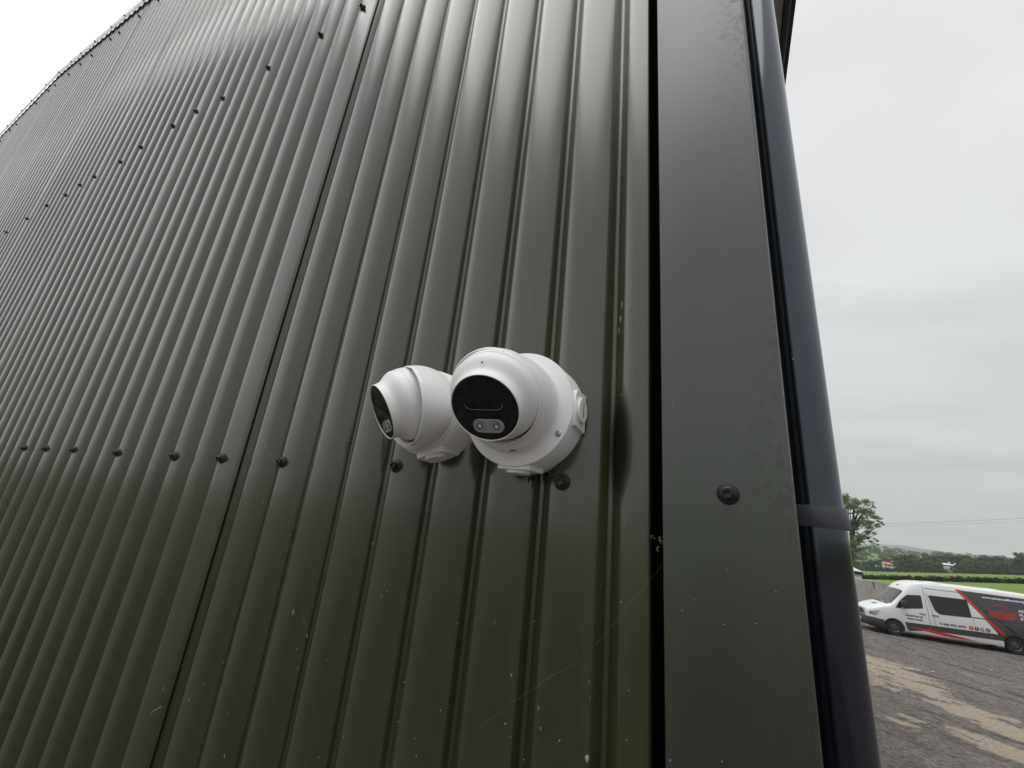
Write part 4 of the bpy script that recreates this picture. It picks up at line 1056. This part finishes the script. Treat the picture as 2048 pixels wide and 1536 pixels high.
# --- the ash tree just beyond the yard
def near_tree():
    rnd = random.Random(21); D = 64
    base = elev_pt(1702, 1150, D); gz = terrain_z(base.x, base.y)
    t = empty('ash_tree', (base.x, base.y, gz), 'leafy green tree rising beyond the yard wall, half hidden by the downpipe', 'tree')
    q = lambda x, y, dy=0: Vector(elev_pt(x, y, D+dy))-Vector((base.x, base.y, gz))
    v, f = [], []
    trunk = [Vector((0, 0, -.3)), Vector((.1, 0, 2.5)), q(1703, 1100), q(1706, 1050), q(1708, 1005)]
    tube_data(trunk, [.32, .26, .2, .12, .05], 8, v, f)
    cl = []
    for (x, y, r) in ((1712, 1000, 1.0), (1726, 1003, .8), (1745, 1012, .45), (1735, 1018, .75), (1700, 1010, 1.3), (1718, 1022, 1.1), (1738, 1030, .9), (1752, 1036, .55), (1760, 1043, .45), (1728, 1045, 1.1), (1745, 1048, .75), (1757, 1052, .4),
                      (1705, 1050, 1.4), (1740, 1062, .75), (1750, 1070, .5), (1722, 1072, 1.0), (1735, 1082, .6), (1745, 1085, .4), (1708, 1085, 1.2), (1722, 1095, .7), (1738, 1097, .5), (1706, 1102, .9), (1685, 1000, 1.4), (1680, 1040, 1.6), (1675, 1080, 1.6), (1712, 1115, .6), (1695, 992, .9)):
        for k in range(4):
            c = q(x+rnd.gauss(0, 5), y+rnd.gauss(0, 4), rnd.uniform(-2.2, 2.2)); rr = r*rnd.uniform(.32, .62); cl.append((c, (rr, rr, rr*.6)))
        a = trunk[2+min(2, int(rnd.random()*3))].lerp(trunk[2], rnd.random()*.6)
        tube_data([a, a.lerp(q(x, y), .5)+Vector((0, 0, .3)), q(x, y)], [.09, .05, .015], 5, v, f)
    pydata('trunk', v, f, bark, t, smooth=True)
    wts = []
    for c in cl: wts += [c]*max(1, int(20*c[1][0]**2))
    v, f = leaves(rnd, wts, 12500, .08)
    pydata('crown', v, f, leaf_a, t)
near_tree()
# --- woods and hillside trees
def tree_proto(seed, mat, n=420, lf=.55):
    rnd = random.Random(seed); cl = []
    for k in range(15):
        a = rnd.uniform(0, 2*math.pi); h = rnd.uniform(.22, .93); w_ = .42*math.sin(math.pi*min(1, (h-.05)*1.0))**.7
        rr = rnd.uniform(.10, .19); d = w_*rnd.uniform(.2, .95); cl.append(((d*math.cos(a), d*math.sin(a), h), (rr, rr, rr*.8)))
    v, f = leaves(rnd, cl, n, lf*.07)
    cm = bpy.data.meshes.new('crown'); cm.from_pydata([tuple(p) for p in v], [], f); cm.materials.append(mat)
    v, f = tube_data([(0, 0, -.06), (.01, 0, .3), (0, .01, .75)], [.035, .025, .008], 6)
    tm = bpy.data.meshes.new('trunk'); tm.from_pydata([tuple(p) for p in v], [], f); tm.materials.append(bark)
    return cm, tm
PROT = [tree_proto(s, leaf_b, 900, .8) for s in (1, 2, 3, 4, 5)]
def plant(i, x, y, h, wd, rz, label, group):
    cm, tm = PROT[i % len(PROT)]
    t = empty('tree', (x, y, terrain_z(x, y)), label, 'tree', group, rz)
    t.scale = (h*wd, h*wd, h)
    for nm, me in (('crown', cm), ('trunk', tm)):
        o = bpy.data.objects.new(nm, me); COL.objects.link(o); o.parent = t
def where(px, row, h):
    sz = ('low', 'middling', 'tall')[0 if h < 5 else 1 if h < 8 else 2]
    rw = ('front', 'middle', 'back')[row]
    for x, t in ((1768, 'left of the orange roofed cottage'), (1792, 'behind the orange roofed cottage'), (1840, 'just right of the orange roofed cottage'), (1885, 'just left of the pale farmhouse'),
                 (1925, 'around the pale farmhouse'), (1985, 'right of the pale farmhouse'), (9999, 'near its right end')):
        if px < x: return sz+' dark tree in the '+rw+' of the wood, '+t
def woods():
    rnd = random.Random(31); k = 0
    for row, (D, n, hmin, hmax) in enumerate(((338, 30, 3.5, 7.0), (362, 28, 6.0, 9.5), (392, 26, 7.5, 11.5))):
        for i in range(n):
            px = 1690+(2075-1690)*(i+rnd.uniform(-.5, .5))/(n-1)
            if row < 2 and 1766 < px < 1791: continue
            if row == 0 and 1888 < px < 1908: continue
            r = ray(px, 1120); b = math.atan2(r[0], r[1]); d = D+rnd.uniform(-9, 9)
            h = rnd.uniform(hmin, hmax)
            if px < 1765: h *= .62
            plant(rnd.randrange(5), d*math.sin(b), d*math.cos(b), h, rnd.uniform(1.0, 1.5), rnd.uniform(0, 6), where(px, row, h), 'trees of the woodland belt'); k += 1
    # the farther hillside reads as one mass of hedgerow trees
    v, f = [], []
    for i in range(190):
        px = rnd.uniform(1690, 2075); r = ray(px, 1120); b = math.atan2(r[0], r[1])
        if i % 4 == 0: d = rnd.uniform(450, 1200)
        else: d = rnd.choice((500, 590, 700, 830, 980, 1110, 1235))+rnd.uniform(-10, 10)+(px-1880)*rnd.choice((-.25, .3))*.5
        h = rnd.uniform(4.5, 8.5)*(1.0 if d < 700 else 1.15); wd = h*rnd.uniform(1.1, 1.9); x, y = d*math.sin(b), d*math.cos(b); z = terrain_z(x, y)
        cm = PROT[rnd.randrange(5)][0]; a = rnd.uniform(0, 6); ca, sa = math.cos(a), math.sin(a); base = len(v)
        co = np.empty(len(cm.vertices)*3); cm.vertices.foreach_get('co', co); co = co.reshape(-1, 3)
        nn = 4*(len(co)//8)
        for q in co[:nn]: v.append((x+(q[0]*ca-q[1]*sa)*wd, y+(q[0]*sa+q[1]*ca)*wd, z+q[2]*h))
        f += [(base+4*k, base+4*k+1, base+4*k+2, base+4*k+3) for k in range(nn//4)]
    o = pydata('distant_trees', v, f, leaf_b); tag(o, 'hedgerow trees scattered over the hazy far hillside', 'trees', kind='stuff')
woods()
# --- hedges between the fields
def hedge(label, D0, xa, xb, h, wd, mat, n, size):
    rnd = random.Random(int(D0)); pts = []
    for k in range(26):
        px = xa+(xb-xa)*k/25; r = ray(px, 1150); b = math.atan2(r[0], r[1]); x, y = D0*math.sin(b), D0*math.cos(b); pts.append(Vector((x, y, terrain_z(x, y))))
    o0 = pts[0].copy(); t = empty('hedge', o0, label, 'hedge')
    cl = []
    for k in range(400):
        s = rnd.uniform(0, len(pts)-1.001); i = int(s); p = pts[i].lerp(pts[i+1], s-i)-o0; hh = h*rnd.uniform(.5, 1.05)
        cl.append((p+Vector((rnd.uniform(-wd, wd)*.3, rnd.uniform(-wd, wd)*.5, hh*.5)), (wd*.6, wd*.6, hh*.55)))
    v, f = leaves(rnd, cl, n, size); pydata('foliage', v, f, mat, t)
hedge('dark clipped hedge running between the two green fields', 133, 1700, 2080, 1.15, .9, leaf_c, 13000, .16)
hedge('low dark hedge along the foot of the woodland', 328, 1680, 2080, 2.6, 1.8, leaf_c, 7000, .42)
# --- houses half hidden in the trees
def house(px, py, D, wd, dp, hw, hr, wall, roofm, label, rz=0.15, top=None):
    r = ray(px, py); b = math.atan2(r[0], r[1]); x, y = D*math.sin(b), D*math.cos(b); z = elev_pt(px, py, D).z
    h = empty('house', (x, y, z), label, 'house', rz=-b+rz)
    bm = bmesh.new(); box(bm, (-wd/2, -dp/2, -6), (wd/2, dp/2, hw)); bmobj('wall', bm, wall, h)
    v = [(-wd/2-.3, -dp/2-.4, hw-.1), (wd/2+.3, -dp/2-.4, hw-.1), (wd/2+.3, dp/2+.4, hw-.1), (-wd/2-.3, dp/2+.4, hw-.1), (-wd/2-.3, 0, hw+hr), (wd/2+.3, 0, hw+hr)]
    pydata('roof', v, [(0, 1, 5, 4), (2, 3, 4, 5), (1, 2, 5), (3, 0, 4), (3, 2, 1, 0)], roofm, h)
    for k in range(3):
        bm = bmesh.new(); cx = -wd*.32+wd*.32*k; box(bm, (cx-.5, -dp/2-.06, hw*.35), (cx+.5, -dp/2+.01, hw*.8)); bmobj('window', bm, vglass, h)
    bm = bmesh.new(); box(bm, (wd*.3, -.35, hw+hr*.6), (wd*.3+.7, .35, hw+hr+.9)); bmobj('chimney', bm, wall, h)
house(1778, 1134, 352, 5.4, 4, 1.5, 1.3, render_w, terracotta, 'cottage with orange tiled roof among the dark trees', .2)
house(1894, 1132.5, 352, 2.6, 3, .8, .8, render_w, pmat('light_slate', (.62, .62, .62), .5), 'pale farmhouse low among the trees left of the others')
house(1906, 1133, 353, 1.8, 2.5, .5, .6, render_w, MATS['light_slate'], 'small white shed beside the pale farmhouse')
house(1897, 1126, 420, 3.4, 4, .9, .9, render_w, MATS['light_slate'], 'white house higher on the slope above the pale farmhouse')
# --- wooden pole in the far field and the overhead wires
def pole_wires():
    p = elev_pt(1902, 1150, 270); z0 = terrain_z(p.x, p.y)
    t = empty('utility_pole', (p.x, p.y, z0), 'thin pale pole at the far side of the field before the woods', 'pole')
    zt = elev_pt(1902, 1140.5, 270).z-z0
    v, f = tube_data([(0, 0, -.2), (0, 0, zt)], .16, 8); pm_ = pmat('weathered_pole', (.45, .43, .40), .8); pydata('post', v, f, pm_, t)
    bm = bmesh.new(); box(bm, (-.9, -.08, zt-.5), (.9, .08, zt-.3)); bmobj('crossarm', bm, pm_, t)
    wm = pmat('overhead_cable', (.16, .16, .16), .6)
    for (ya, yb, D, lab) in ((1046, 1034.0, 84, 'upper overhead wire crossing the grey sky from the tree to the right'), (1050, 1040.5, 86, 'lower overhead wire crossing the grey sky, fainter than the one above')):
        a, b = elev_pt(1690, ya+2, D), elev_pt(2150, yb-4, D+8); pts = []
        for k in range(25):
            s = k/24; q = a.lerp(b, s); q.z -= .25*4*s*(1-s); pts.append(q-a)
        v, f = tube_data(pts, .017 if ya == 1046 else .011, 5); o = pydata('overhead_wire', v, f, wm); o.location = a; tag(o, lab, 'wire', 'overhead wires')
pole_wires()
# --- misty air
def haze():
    bm = bmesh.new(); box(bm, (-5600, -5600, -70), (5600, 5600, 420)); m = bpy.data.materials.new('haze_air'); m.use_nodes = True; nt = m.node_tree; nt.nodes.clear()
    o = N(nt, 'ShaderNodeOutputMaterial'); pv = N(nt, 'ShaderNodeVolumePrincipled'); pv.inputs['Density'].default_value = 0.00026; pv.inputs['Color'].default_value = (.86, .90, .95, 1); pv.inputs['Anisotropy'].default_value = 0.2
    L(nt, pv.outputs[0], o.inputs['Volume'])
    h = bmobj('haze', bm, m); tag(h, kind='stuff')
haze()
